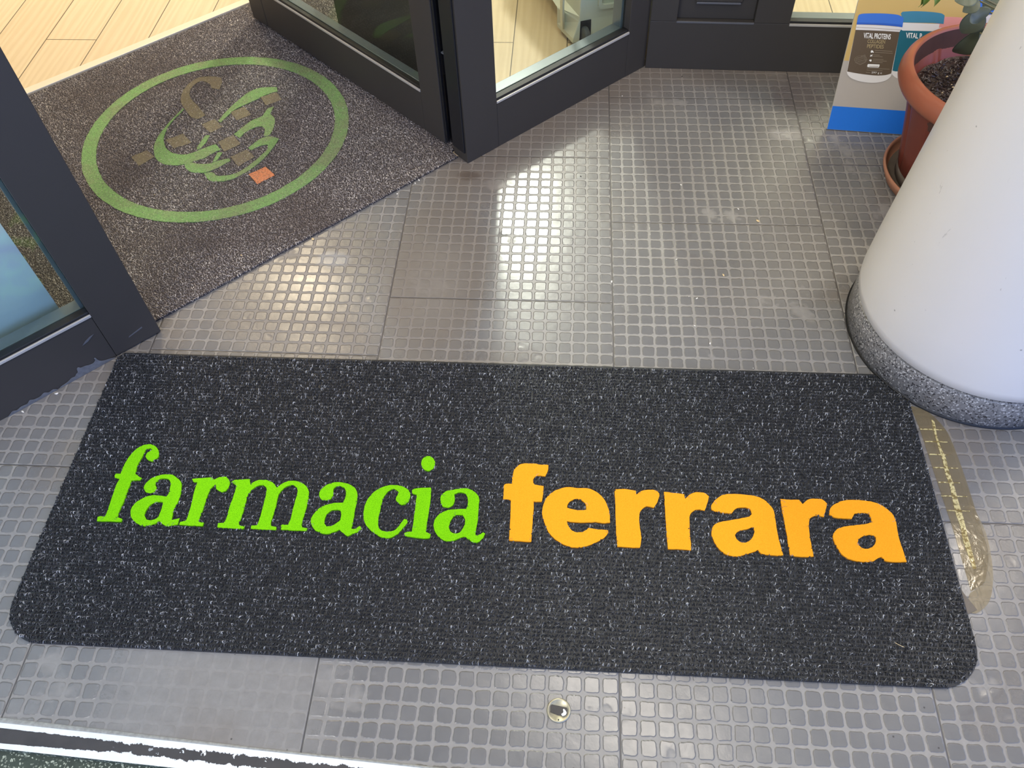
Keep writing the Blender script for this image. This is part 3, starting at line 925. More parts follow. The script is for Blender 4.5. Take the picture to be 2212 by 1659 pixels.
O_LET = [
    ('f', A3_, [[(300, 140), (420, 138), (470, 148), (552, 150), (548, 200), (520, 260), (450, 252), (410, 280), (405, 320), (425, 340), (505, 352), (500, 440), (488, 500), (412, 500), (408, 600), (400, 700), (392, 800), (388, 885), (175, 870), (180, 780), (188, 650), (192, 485), (118, 475), (125, 400), (125, 350), (145, 332), (205, 330), (208, 260), (225, 200), (260, 160)]]),
    ('e', A3_, [[(740, 362), (830, 372), (930, 375), (1010, 410), (1070, 460), (1110, 530), (1135, 610), (1140, 700), (1080, 705), (1000, 695), (860, 700), (725, 688), (745, 740), (790, 785), (860, 795), (910, 775), (935, 752), (1010, 765), (1120, 775), (1125, 800), (1080, 850), (1000, 895), (900, 930), (800, 938), (720, 920), (630, 870), (560, 800), (520, 720), (495, 640), (495, 560), (530, 470), (590, 410), (660, 380)],
                [(728, 560), (740, 520), (780, 485), (830, 475), (880, 495), (910, 530), (912, 578), (860, 585), (780, 575)]]),
    ('r', A3_, [[(1185, 385), (1280, 382), (1385, 398), (1392, 435), (1440, 400), (1500, 390), (1560, 390), (1600, 410), (1612, 445), (1590, 510), (1560, 558), (1490, 545), (1440, 580), (1420, 640), (1425, 750), (1440, 850), (1428, 940), (1350, 940), (1210, 930), (1200, 800), (1195, 650), (1190, 500)]]),
    ('r', A3_, [[(1658, 408), (1750, 418), (1850, 432), (1858, 475), (1910, 430), (1960, 412), (2040, 418), (2085, 450), (2070, 520), (2045, 590), (1990, 575), (1940, 590), (1905, 630), (1900, 750), (1912, 880), (1915, 968), (1800, 955), (1695, 955), (1685, 850), (1675, 700), (1665, 550)]]),
    ('a', A4_, [[(380, 208), (500, 215), (590, 230), (660, 260), (710, 300), (755, 360), (770, 430), (790, 560), (815, 670), (850, 795), (740, 792), (650, 780), (625, 765), (610, 740), (570, 760), (500, 780), (440, 800), (370, 802), (300, 780), (240, 735), (190, 660), (165, 590), (175, 520), (230, 480), (330, 460), (450, 440), (520, 425), (550, 400), (535, 355), (490, 335), (420, 338), (385, 355), (355, 392), (290, 385), (200, 375), (162, 350), (165, 310), (210, 255), (280, 215)],
                [(555, 525), (490, 545), (420, 565), (388, 600), (410, 645), (460, 672), (510, 665), (550, 630), (572, 580), (570, 540)]]),
    ('r', A4_, [[(822, 255), (900, 262), (1000, 262), (1035, 305), (1085, 262), (1150, 252), (1220, 260), (1270, 300), (1255, 360), (1240, 425), (1180, 412), (1125, 425), (1098, 460), (1095, 540), (1110, 650), (1130, 750), (1140, 805), (1050, 808), (915, 795), (900, 700), (880, 570), (850, 420)]]),
    ('a', A4_, [[(1480, 265), (1600, 268), (1710, 285), (1790, 315), (1860, 365), (1905, 415), (1928, 480), (1945, 580), (1975, 690), (2030, 855), (1920, 858), (1830, 845), (1790, 808), (1745, 825), (1700, 852), (1600, 855), (1500, 835), (1420, 790), (1360, 710), (1330, 640), (1328, 590), (1365, 545), (1430, 520), (1550, 505), (1640, 495), (1690, 480), (1690, 440), (1660, 395), (1600, 388), (1530, 395), (1505, 445), (1430, 440), (1340, 430), (1290, 400), (1300, 345), (1350, 300), (1410, 275)],
                [(1700, 600), (1640, 602), (1580, 630), (1560, 670), (1590, 715), (1640, 732), (1700, 715), (1735, 670), (1735, 620)]]),
]


def to_ground(loop, crop, z, sub=3, rough=0.0):
    L = smooth_poly(crop(loop), 50, sub)
    out = []
    for x, y in L:
        g = at_z(x, y, z)
        out.append((g.x + random.uniform(-rough, rough), g.y + random.uniform(-rough, rough)))
    return out


letter_loops = []
for lst, mm, colname in ((G_LET, 'green', 'lime green'), (O_LET, 'orange', 'orange')):
    for ch, crop, loops in lst:
        LL_ = [to_ground(L, crop, ZM, 4, 0.00035) for L in loops]
        letter_loops.append(LL_)
        o = fill('letter', LL_, M[mm], dm, 0.005, ZM - 0.0052, lambda x, y, z: (x - DMO.x, y - DMO.y, z))
        o['label'] = 'flocked %s letter %s' % (colname, ch)


def pile(name, px, py, z0, hgt, lenx, rad, yaw, m, parent, origin, jit=0.5, seed=1, hi_frac=0.1):
    """many small arched loops of yarn"""
    rng = np.random.default_rng(seed)
    n = len(px)
    a = yaw + rng.normal(0, jit, n)
    t = np.linspace(0, 1, 5)
    L = lenx * rng.uniform(0.75, 1.35, n)
    hh = hgt * rng.uniform(0.75, 1.15, n)
    lean = rng.normal(0, 0.0008, (n, 1))
    lx = (t[None, :] - 0.5) * L[:, None]
    bow = np.sin(t * math.pi)[None, :]
    ly = bow * (rng.normal(0, 0.0009, (n, 1)) + lean)
    lz = z0 + bow * hh[:, None]
    ca, sa = np.cos(a)[:, None], np.sin(a)[:, None]
    X = px[:, None] + lx * ca - ly * sa - origin[0]
    Y = py[:, None] + lx * sa + ly * ca - origin[1]
    P = np.stack([X, Y, lz], axis=-1)
    r = rad * rng.uniform(0.75, 1.2, n)
    V, Q = tubes(P, r, 4)
    tint = rng.beta(2.2, 3.6, n)
    hi = rng.random(n) < hi_frac
    tint[hi] = rng.uniform(0.75, 1.0, hi.sum())  # lightened loops paint the highlights of the pile
    tt = np.repeat(tint, 5 * 4)
    # random brighter points paint small glints along the yarn
    tt = np.clip(tt + rng.normal(0, 0.13, len(tt)), 0, 1)
    return V, Q, tt


def stray(px, py, z, origin, n, ln, rad, seed, tmin=0.75):
    rng = np.random.default_rng(seed)
    k = 6
    idx = rng.integers(0, len(px), n)
    a = rng.uniform(0, 2 * math.pi, n)
    P = np.zeros((n, k, 3))
    x, y = px[idx] - origin[0], py[idx] - origin[1]
    step = ln * rng.uniform(0.4, 1.3, n) / k
    curl = rng.normal(0, 0.7, n)
    for i in range(k):
        P[:, i, 0], P[:, i, 1] = x, y
        P[:, i, 2] = z + 0.0009 * math.sin(i / (k - 1) * math.pi) + 0.0002
        x = x + step * np.cos(a)
        y = y + step * np.sin(a)
        a = a + curl + rng.normal(0, 0.3, n)
    V, Q = tubes(P, np.full(n, rad), 3)
    return V, Q, np.repeat(rng.uniform(tmin, 1.0, n), k * 3)


def merge(parts):
    Vs, Qs, Ts, off = [], [], [], 0
    for V, Q, T in parts:
        Vs.append(V)
        Qs.append(Q + off)
        Ts.append(T)
        off += len(V)
    return np.concatenate(Vs), np.concatenate(Qs), np.concatenate(Ts)


# loops laid in ribs along the long side
ROW, STEP = 0.0074, 0.0030
ys = np.arange(MY0 + 0.003, MY1, ROW)
xs = np.arange(MX0 + 0.002, MX1, STEP)
gx, gy = np.meshgrid(xs, ys)
gx = (gx + RNG.normal(0, 0.0006, gx.shape)).ravel()
gy = (gy + RNG.normal(0, 0.0005, gy.shape)).ravel()
keep = in_poly(gx, gy, mat_outline(0.0012))
for LL_ in letter_loops:
    inside = np.zeros(len(gx), bool)
    bb = np.array(LL_[0])
    for i, L in enumerate(LL_):
        inside ^= in_poly(gx, gy, L)
    keep &= ~inside
gx, gy = gx[keep], gy[keep]
p1 = pile('pile', gx, gy, 0.0036, 0.0048, 0.0050, 0.00095, math.pi / 2 - 0.2, M['pile'], dm, DMO, 0.35, 3, 0.05)
p2 = stray(gx, gy, ZM - 0.0003, DMO, 5200, 0.010, 0.00022, 5, 0.6)
p3 = stray(gx, gy, ZM - 0.0008, DMO, 14000, 0.0035, 0.0003, 6, 0.55)
V_, Q_, T_ = merge([p1, p2, p3])
tag(np_mesh('loop_pile', V_, Q_, M['pile'], dm, T_), kind='stuff')

# ------------------------------------------------------------------ worn entrance mat inside the doorway
im_loc = st(0.45, 0.55)
im = empty('entrance_mat', im_loc, 0, label='worn brown-grey entrance mat with a faded green ring emblem inside the doorway', cat='mat')
IMP = [st(*q) for q in ((-0.5, 0.066), (-0.002, 0.066), (-0.002, 0.036), (0.853, 0.036), (0.853, 0.063), (0.95, 0.063), (0.96, 0.3), (1.15, 0.36), (1.15, 1.072), (-0.5, 1.072))]
IMP2 = [(q.x, q.y) for q in IMP]
fill('mat_base', [IMP2], M['back_in'], im, 0.004, 0.0015, lambda x, y, z: (x - im_loc.x, y - im_loc.y, z))
ZI = 0.0082
C5 = cropz(160, 100, 3.568)
emb = []
RC, RO, RI = (-1.0535, 0.8505), 0.354, 0.3165
ring = [[(RC[0] + r * math.cos(a / 90 * math.pi) + random.uniform(-.0008, .0008), RC[1] + r * math.sin(a / 90 * math.pi) + random.uniform(-.0008, .0008)) for a in range(180)] for r in (RO, RI)]
emb.append(('emblem_ring', ring, 'ring', 'faded green ring of the emblem'))
LOGO = [
    ('emblem_swoosh', 'olive', [(1135, 240), (1060, 230), (960, 240), (880, 290), (830, 360), (825, 430), (860, 490), (905, 545), (960, 555), (1010, 530), (960, 465), (900, 400), (890, 350), (920, 300), (980, 265), (1040, 285), (1060, 320), (1120, 330), (1140, 280)]),
    ('emblem_square', 'olive', [(980, 600), (1085, 560), (1140, 620), (1050, 665)]),
    ('emblem_square', 'olive', [(705, 720), (840, 672), (905, 740), (770, 785)]),
    ('emblem_square', 'olive', [(1110, 735), (1225, 680), (1285, 750), (1155, 810)]),
    ('emblem_square', 'olive', [(1205, 850), (1330, 795), (1390, 850), (1265, 925)]),
    ('emblem_square', 'olive', [(1205, 505), (1310, 465), (1365, 525), (1255, 568)]),
    ('emblem_square', 'olive', [(1435, 390), (1560, 352), (1600, 410), (1480, 455)]),
    ('emblem_square', 'olive', [(440, 850), (560, 800), (620, 850), (500, 920)]),
    ('emblem_square', 'orange_old', [(1345, 985), (1475, 925), (1545, 990), (1410, 1060)]),
    ('emblem_stroke', 'ring', [(835, 478), (760, 555), (680, 645), (628, 730), (612, 800), (632, 865), (690, 905), (770, 915), (848, 905), (920, 885), (1000, 860), (1080, 815), (1128, 795), (1090, 752), (1010, 780), (940, 808), (870, 830), (800, 830), (735, 808), (700, 765), (690, 710), (712, 640), (765, 565), (850, 480)]),
    ('emblem_stroke', 'ring', [(848, 908), (862, 940), (905, 967), (995, 972), (1080, 945), (1160, 905), (1204, 880), (1196, 862), (1110, 880), (1040, 902), (960, 905), (900, 892)]),
    ('emblem_stroke', 'ring', [(1000, 976), (1040, 1030), (1120, 1040), (1220, 1020), (1320, 970), (1420, 900), (1500, 820), (1560, 740), (1580, 710), (1500, 692), (1420, 720), (1340, 780), (1365, 800), (1430, 765), (1490, 755), (1490, 790), (1440, 840), (1370, 900), (1290, 955), (1200, 990), (1100, 995), (1066, 968)]),
    ('emblem_stroke', 'ring', [(945, 780), (1010, 690), (1045, 685), (1020, 730), (985, 775), (950, 798)]),
    ('emblem_stroke', 'ring', [(1068, 890), (1105, 815), (1140, 815), (1105, 872)]),
    ('emblem_stroke', 'ring', [(1110, 575), (1180, 490), (1260, 420), (1350, 350), (1440, 318), (1560, 312), (1568, 345), (1480, 370), (1400, 410), (1300, 455), (1220, 500), (1130, 585)]),
    ('emblem_stroke', 'ring', [(1450, 535), (1490, 480), (1540, 460), (1510, 520), (1545, 555), (1545, 600), (1520, 660), (1495, 688), (1460, 690), (1470, 640), (1450, 615), (1400, 620), (1320, 660), (1275, 705), (1232, 676), (1300, 620), (1380, 565)]),
]
for nm, mk, L in LOGO:
    sm = to_ground(L, C5, ZI, 3, 0.0006) if nm != 'emblem_square' else to_ground(L, C5, ZI, 6, 0.0007)
    emb.append((nm, [sm], mk, {'olive': 'worn olive brown', 'ring': 'faded green', 'orange_old': 'faded orange'}[mk] + ' ' + nm.replace('_', ' ')))
for nm, loops, mk, lab in emb:
    o = fill(nm, loops, M[mk], im, 0.0025, ZI - 0.0031, lambda x, y, z: (x - im_loc.x, y - im_loc.y, z))
    o['label'] = lab
ss = np.arange(-0.5, 1.16, 0.0036)
tt = np.arange(0.038, 1.075, 0.0056)
gs, gt = np.meshgrid(ss, tt)
gs = (gs + RNG.normal(0, 0.0008, gs.shape)).ravel()
gt = (gt + RNG.normal(0, 0.0007, gt.shape)).ravel()
ix = J.x + UF.x * gs + NF.x * gt
iy = J.y + UF.y * gs + NF.y * gt
keep = in_poly(ix, iy, IMP2)
for nm, loops, mk, lab in emb:
    ins = np.zeros(len(ix), bool)
    for L in loops:
        ins ^= in_poly(ix, iy, L)
    # worn marks still let some of the pile show through
    keep &= ~(ins & (RNG.random(len(ix)) < (0.93 if mk == 'ring' else 0.6 if mk == 'olive' else 0.97)))
ix, iy = ix[keep], iy[keep]
p1 = pile('x', ix, iy, 0.0035, 0.0036, 0.0052, 0.0011, ANG + math.pi / 2, None, None, im_loc, 0.6, 9, 0.06)
p2 = stray(ix, iy, ZI - 0.0004, im_loc, 9000, 0.006, 0.0003, 15, 0.7)
V_, Q_, T_ = merge([p1, p2])
tag(np_mesh('loop_pile', V_, Q_, M['pile_in'], im, T_), kind='stuff')

# ------------------------------------------------------------------ round column
co = empty('round_column', (0.751, 0.217, 0), label='thick white round column with a speckled granite foot, right side', cat='column')
lathe('shaft', [(0.2475, 0.087), (0.2495, 0.0885), (0.2505, 0.11), (0.2475, 0.18), (0.2400, 0.30), (0.2280, 0.49), (0.2225, 0.60), (0.2170, 0.70), (0.205, 1.2), (0.200, 2.775)], M['column'], co, 160)
lathe('shadow_gap', [(0.238, 0.080), (0.238, 0.088)], M['gasket'], co, 128)
lathe('granite_foot', [(0.2465, 0.0), (0.2465, 0.004), (0.2485, 0.005), (0.2485, 0.079), (0.2475, 0.081), (0.237, 0.0815)], M['granite'], co, 160)
lathe('base_seal', [(0.2475, 0.0), (0.2512, 0.0006), (0.2518, 0.0018), (0.2485, 0.0045)], M['gasket'], co, 128)

# ------------------------------------------------------------------ advertising board with printed tubs
B0 = at_z(1786, 279, 0.002)
BX = (at_z(1940, 290, 0.002) - B0)
BX.z = 0
BX.normalize()
LEAN = math.radians(17.6)
BYh = Vector((-BX.y, BX.x, 0))
BV = (BYh * math.sin(LEAN) + Vector((0, 0, 1)) * math.cos(LEAN)).normalized()
BN = BX.cross(BV).normalized()          # towards the viewer
if BN.y > 0:
    BN = -BN
bd = empty('display_board', B0, 0, label='leaning cardboard display board printed with supplement tubs over a blue band', cat='display board')


def bpt(u, v, w=0.0):
    return BX * u + BV * v + BN * w


def b_uv(px, py):
    P = at_plane(px, py, B0, BN) - B0
    return P.dot(BX), P.dot(BV)


BWD, BHT = 0.60, 0.80
bvv = [bpt(0, 0, 0), bpt(BWD, 0, 0), bpt(BWD, BHT, 0), bpt(0, BHT, 0), bpt(0, 0, -0.005), bpt(BWD, 0, -0.005), bpt(BWD, BHT, -0.005), bpt(0, BHT, -0.005)]
pyd('board_sheet', bvv, [(0, 1, 2, 3), (7, 6, 5, 4), (0, 4, 5, 1), (1, 5, 6, 2), (2, 6, 7, 3), (3, 7, 4, 0)], M['bd_side'], bd)
K6 = cropz(1770, 0, 3.771)
K8 = cropz(1820, 0, 8.733)


def bpoly(name, layers, crop, w0=0.0004, parent=bd, raw=False, sub=3):
    """flat printed shapes on the board: layers of (outline, material)"""
    v, f, ms, mi = [], [], [], []
    bm = bmesh.new()
    mats = []
    for i, (L, mk) in enumerate(layers):
        if M[mk] not in mats:
            mats.append(M[mk])
        idx = mats.index(M[mk])
        if raw:
            Q = L
        else:
            Q = [b_uv(*q) for q in (smooth_poly(crop(L), 35, sub) if sub > 1 else crop(L))]
        w = w0 + i * 0.00012
        vs = [bm.verts.new(bpt(a, b, w)) for a, b in Q]
        es = [bm.edges.new((vs[j], vs[(j + 1) % len(vs)])) for j in range(len(vs))]
        r = bmesh.ops.triangle_fill(bm, edges=es, use_beauty=True, normal=BN)
        for g in r['geom']:
            if isinstance(g, bmesh.types.BMFace):
                g.material_index = idx
    bm.normal_update()
    me = bpy.data.meshes.new(name)
    bm.to_mesh(me)
    bm.free()
    return link(name, me, mats, parent)


vb = b_uv(1795, 228.5)[1]
vh = b_uv(1815, 130)[1]
bpoly('printed_backdrop', [([(0.0005, vb), (BWD - .0005, vb), (BWD - .0005, vh), (0.0005, vh)], 'p_sand'), ([(0.0005, vh), (BWD - .0005, vh), (BWD - .0005, BHT), (0.0005, BHT)], 'p_gold')], None, raw=True)
bpoly('blue_band', [([(0.0005, 0.0005), (BWD - .0005, 0.0005), (BWD - .0005, vb), (0.0005, vb)], 'p_blue')], None, raw=True)
t1 = bpoly('printed_tub', [
    ([(1010, 500), (920, 1340), (935, 1400), (1000, 1460), (1100, 1490), (1500, 1500), (1650, 500)], 'p_white'),
    ([(1105, 560), (1060, 620), (990, 1040), (940, 1330), (1000, 1345), (1600, 1360), (1800, 575)], 'p_teal'),
    ([(1135, 425), (1105, 555), (1130, 575), (1800, 590), (1830, 450)], 'p_white'),
    ([(1100, 250), (1130, 220), (1250, 212), (1400, 210), (1650, 222), (1860, 250), (1925, 290), (1905, 450), (1700, 432), (1300, 425), (1140, 420)], 'p_tealid')], K8, 0.0006)
t1['label'] = 'printed teal tub'
t2 = bpoly('printed_tub', [
    ([(1770, 420), (1785, 350), (1860, 322), (2050, 318), (2250, 330), (2310, 380), (2320, 560), (1765, 560)], 'p_pink'),
    ([(1765, 520), (2320, 540), (2320, 1000), (1740, 1000)], 'p_white')], K8, 0.0006)
t2['label'] = 'printed pink lidded tub'
t3 = bpoly('printed_tub', [
    ([(2480, 30), (2580, -60), (2780, -100), (2980, -60), (3030, 60), (3000, 230), (2780, 275), (2580, 250), (2480, 200)], 'p_lid'),
    ([(2560, 240), (2780, 285), (2980, 240), (2980, 600), (2500, 600)], 'p_white')], K8, 0.0006)
t3['label'] = 'printed blue lidded tub behind the leaves'
t4 = bpoly('printed_tub', [
    ([(250, 500), (245, 560), (80, 1340), (95, 1410), (160, 1470), (300, 1525), (480, 1555), (650, 1555), (800, 1520), (890, 1460), (925, 1390), (1075, 600), (1120, 520)], 'p_white'),
    ([(245, 560), (85, 1345), (300, 1385), (600, 1420), (800, 1415), (915, 1385), (1075, 600), (660, 575)], 'p_brown'),
    ([(265, 460), (250, 520), (246, 553), (660, 568), (1078, 592), (1125, 512), (800, 480)], 'p_white'),
    ([(290, 310), (310, 275), (360, 258), (500, 250), (700, 250), (900, 260), (1050, 280), (1130, 320), (1150, 350), (1125, 512), (1000, 492), (700, 468), (420, 458), (262, 458)], 'p_lid'),
    ([(275, 420), (262, 456), (420, 456), (700, 466), (1000, 490), (1125, 510), (1132, 470), (1000, 450), (700, 432)], 'p_lid_d'),
    ([(252, 505), (660, 528), (1095, 560), (1092, 566), (660, 534), (252, 511)], 'p_line')], K8, 0.0014)
t4['label'] = 'printed brown tub with a blue lid'


def btext(string, quad, crop, mk, w, bold=0.0, sx=1.0):
    cu = bpy.data.curves.new('t', 'FONT')
    cu.body = string
    cu.offset = bold
    tmp = bpy.data.objects.new('tmp', cu)
    me = bpy.data.meshes.new_from_object(tmp)
    bpy.data.objects.remove(tmp)
    co_ = [v.co.copy() for v in me.vertices]
    x0, x1 = min(c.x for c in co_), max(c.x for c in co_)
    y0, y1 = min(c.y for c in co_), max(c.y for c in co_)
    q = crop(quad)        # TL, TR, BR, BL
    for v in me.vertices:
        a, b = (v.co.x - x0) / (x1 - x0), (v.co.y - y0) / (y1 - y0)
        tx, ty = q[0][0] + (q[1][0] - q[0][0]) * a, q[0][1] + (q[1][1] - q[0][1]) * a
        bx_, by_ = q[3][0] + (q[2][0] - q[3][0]) * a, q[3][1] + (q[2][1] - q[3][1]) * a
        px, py = bx_ + (tx - bx_) * b, by_ + (ty - by_) * b
        uu, vv = b_uv(px, py)
        v.co = bpt(uu, vv, w)
    me.materials.clear()
    return link('printed_lettering', me, M[mk], bd)


btext('VITAL PROTEINS', [(400, 612), (912, 640), (900, 742), (390, 716)], K8, 'p_text', 0.0023, 0.02)
btext('VITAL P', [(1198, 612), (1500, 628), (1490, 728), (1188, 716)], K8, 'p_text', 0.0013, 0.02)
btext('COLLAGEN', [(475, 738), (806, 748), (796, 822), (465, 808)], K8, 'p_tan', 0.0023, 0.012)
btext('PEPTIDES', [(466, 828), (778, 840), (768, 914), (456, 900)], K8, 'p_tan', 0.0023, 0.012)
btext('297 g e', [(545, 1345), (740, 1355), (735, 1400), (540, 1388)], K8, 'p_text', 0.0023)
pill = [(470, 1215), (480, 1204), (690, 1212), (698, 1225), (685, 1262), (672, 1272), (475, 1262), (462, 1250)]
fine = [([(x0, y0), (x1, y0 + (x1 - x0) * 0.055), (x1, y0 + (x1 - x0) * 0.055 + 9), (x0, y0 + 9)], 'p_line') for x0, x1, y0 in
        ((610, 935, 942), (604, 945, 978), (578, 700, 1026), (574, 750, 1054), (568, 770, 1104), (564, 830, 1132), (560, 752, 1160), (455, 885, 1272), (450, 750, 1308), (435, 520, 1356), (500, 672, 1236))]
icons = [([(528, 985), (530, 950), (550, 940), (572, 955), (585, 985), (570, 990), (560, 975), (545, 990)], 'p_text'),
         ([(512, 1050), (530, 1035), (515, 1025), (545, 1030), (570, 1018), (550, 1045), (560, 1062), (538, 1052), (520, 1062)], 'p_text'),
         ([(492, 1130), (515, 1115), (545, 1118), (540, 1150), (520, 1155)], 'p_text')]
bpoly('printed_small_print', [(pill, 'p_text')] + fine + icons, K8, 0.0020, sub=1)
# outline drawing of a cocoa pod
pod = []
for dx, dy, rx, ry, rot in ((335, 1110, 118, 66, -0.18), (335, 1112, 92, 44, -0.2), (340, 1140, 100, 60, -0.25)):
    n = 28
    for i in range(n):
        a0, a1 = 2 * math.pi * i / n, 2 * math.pi * (i + 0.8) / n
        if rx == 100 and not (0.1 < a0 < 2.6):
            continue
        q = []
        for a, rr in ((a0, 1.0), (a1, 1.0), (a1, 0.94), (a0, 0.94)):
            x, y = rx * rr * math.cos(a), ry * rr * math.sin(a)
            q.append((dx + x * math.cos(rot) - y * math.sin(rot), dy + x * math.sin(rot) + y * math.cos(rot)))
        pod.append((q, 'p_line'))
for x0, y0, x1, y1 in ((250, 1100, 430, 1060), (255, 1130, 440, 1085), (280, 1155, 440, 1115), (345, 1060, 425, 1030), (425, 1030, 420, 1070), (235, 1170, 330, 1215), (330, 1215, 430, 1170), (430, 1170, 465, 1105)):
    ln = math.hypot(x1 - x0, y1 - y0)
    nx, ny = -(y1 - y0) / ln * 3, (x1 - x0) / ln * 3
    pod.append(([(x0 + nx, y0 + ny), (x1 + nx, y1 + ny), (x1 - nx, y1 - ny), (x0 - nx, y0 - ny)], 'p_line'))
# keep all lines of the drawing on one level
for i, lay in enumerate([pod[:40], pod[40:]]):
    pass
o = bpoly('printed_drawing', [(q, m_) for q, m_ in pod], K8, 0.0020, sub=1)
for v in o.data.vertices:
    d_ = Vector(v.co).dot(BN)
    v.co = Vector(v.co) - BN * (d_ - 0.0021)

# ------------------------------------------------------------------ terracotta planter, saucer, plant
PC = Vector((0.838, 0.704, 0))
sa = empty('plant_saucer', PC, label='terracotta saucer under the big planter, half hidden by the white column', cat='saucer')
lathe('saucer_tray', [(0.0, 0.004), (0.148, 0.004), (0.158, 0.008), (0.163, 0.026), (0.1645, 0.0335), (0.168, 0.036), (0.1700, 0.034), (0.1712, 0.030), (0.169, 0.024), (0.160, 0.004), (0.150, 0.0005), (0.0, 0.0005)][::-1], M['saucer'], sa, 96)
lathe('silt', [(0.0, 0.0052), (0.15, 0.0055), (0.157, 0.0072)][::-1], M['saucer_in'], sa, 64)

pt = empty('planter', PC + Vector((0, 0, 0.0056)), label='large round terracotta planter with fluted sides and a thick rim', cat='plant pot')
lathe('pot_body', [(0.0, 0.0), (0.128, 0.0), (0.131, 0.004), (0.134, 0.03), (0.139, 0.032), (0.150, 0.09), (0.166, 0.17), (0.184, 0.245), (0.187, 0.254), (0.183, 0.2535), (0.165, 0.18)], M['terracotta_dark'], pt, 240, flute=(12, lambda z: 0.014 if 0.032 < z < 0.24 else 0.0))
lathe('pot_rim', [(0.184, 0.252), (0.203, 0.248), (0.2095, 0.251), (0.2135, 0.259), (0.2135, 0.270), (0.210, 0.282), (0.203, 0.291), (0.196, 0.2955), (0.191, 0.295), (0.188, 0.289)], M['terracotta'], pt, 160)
lathe('foot_ring', [(0.1315, 0.001), (0.137, 0.003), (0.1385, 0.028), (0.1345, 0.0312)], M['saucer_in'], pt, 96)

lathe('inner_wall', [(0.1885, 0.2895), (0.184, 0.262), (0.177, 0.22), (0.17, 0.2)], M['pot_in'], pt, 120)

# soil: lumpy disc plus bark chips, nobody could count them
rng = random.Random(11)
v, f = [], []
NR, NS = 12, 60
for i in range(NR + 1):
    for j in range(NS):
        r = 0.1765 * i / NR
        a = 2 * math.pi * j / NS
        z = 0.232 + rng.uniform(-0.003, 0.003) - 0.012 * math.cos(a - 2.4) * (r / 0.18)
        v.append((r * math.cos(a), r * math.sin(a), z))
for i in range(NR):
    for j in range(NS):
        k2 = (j + 1) % NS
        f.append((i * NS + j, (i + 1) * NS + j, (i + 1) * NS + k2, i * NS + k2))
for c in range(2600):
    r = 0.168 * math.sqrt(rng.random())
    a = rng.uniform(0, 6.283)
    cx_, cy_, cz_ = r * math.cos(a), r * math.sin(a), 0.233 + rng.uniform(0, 0.006) - 0.012 * math.cos(a - 2.4) * (r / 0.18)
    Rm = Matrix.Rotation(rng.uniform(0, 6.28), 3, 'Z') @ Matrix.Rotation(rng.uniform(-0.6, 0.6), 3, 'X') @ Matrix.Rotation(rng.uniform(-0.6, 0.6), 3, 'Y')
    lx, ly, lz = rng.uniform(0.002, 0.007), rng.uniform(0.001, 0.0024), rng.uniform(0.0008, 0.0018)
    b = len(v)
    for sx_ in (-1, 1):
        for sy_ in (-1, 1):
            for sz_ in (-1, 1):
                q = Rm @ Vector((sx_ * lx * rng.uniform(.6, 1), sy_ * ly * rng.uniform(.5, 1), sz_ * lz))
                v.append((cx_ + q.x, cy_ + q.y, cz_ + q.z))
    f += [(b, b + 1, b + 3, b + 2), (b + 4, b + 6, b + 7, b + 5), (b, b + 4, b + 5, b + 1), (b + 2, b + 3, b + 7, b + 6), (b, b + 2, b + 6, b + 4), (b + 1, b + 5, b + 7, b + 3)]
so = pyd('potting_soil', v, f, M['soil'], pt)
so['kind'] = 'stuff'
wf = []
vv = []
for c in range(70):      # pale chips mixed in the soil
    r = 0.165 * math.sqrt(rng.random())
    a = rng.uniform(0, 6.283)
    b = len(vv)
    s_ = rng.uniform(0.0012, 0.003)
    cz_ = 0.240 - 0.012 * math.cos(a - 2.4) * (r / 0.18)
    for q in ((-1, 0, 0), (0, -0.7, 0.2), (1.4, 0, 0), (0, 0.8, 0.1), (0, 0, 1)):
        vv.append((r * math.cos(a) + q[0] * s_, r * math.sin(a) + q[1] * s_, cz_ + q[2] * s_))
    wf += [(b, b + 1, b + 4), (b + 1, b + 2, b + 4), (b + 2, b + 3, b + 4), (b + 3, b, b + 4)]
w_ = pyd('pale_chips', vv, wf, M['crumb_y'], pt)
w_['kind'] = 'stuff'

pl = empty('green_plant', PC + Vector((0, 0, 0.24)), label='plant with grey-green oval leaves growing in the terracotta planter', cat='plant')
PO = Vector(pl.location)


def tube_curve(name, pts, rad, m, parent, origin):
    P = np.array([[list(Vector(p_) - origin) for p_ in pts]])
    # resample
    k = 16
    idx = np.linspace(0, len(pts) - 1, k)
    Q_ = np.stack([np.interp(idx, range(len(pts)), P[0, :, c]) for c in range(3)], axis=-1)[None]
    V, Q = tubes(Q_, np.full(1, rad), 8)
    return np_mesh(name, V, Q, m, parent)


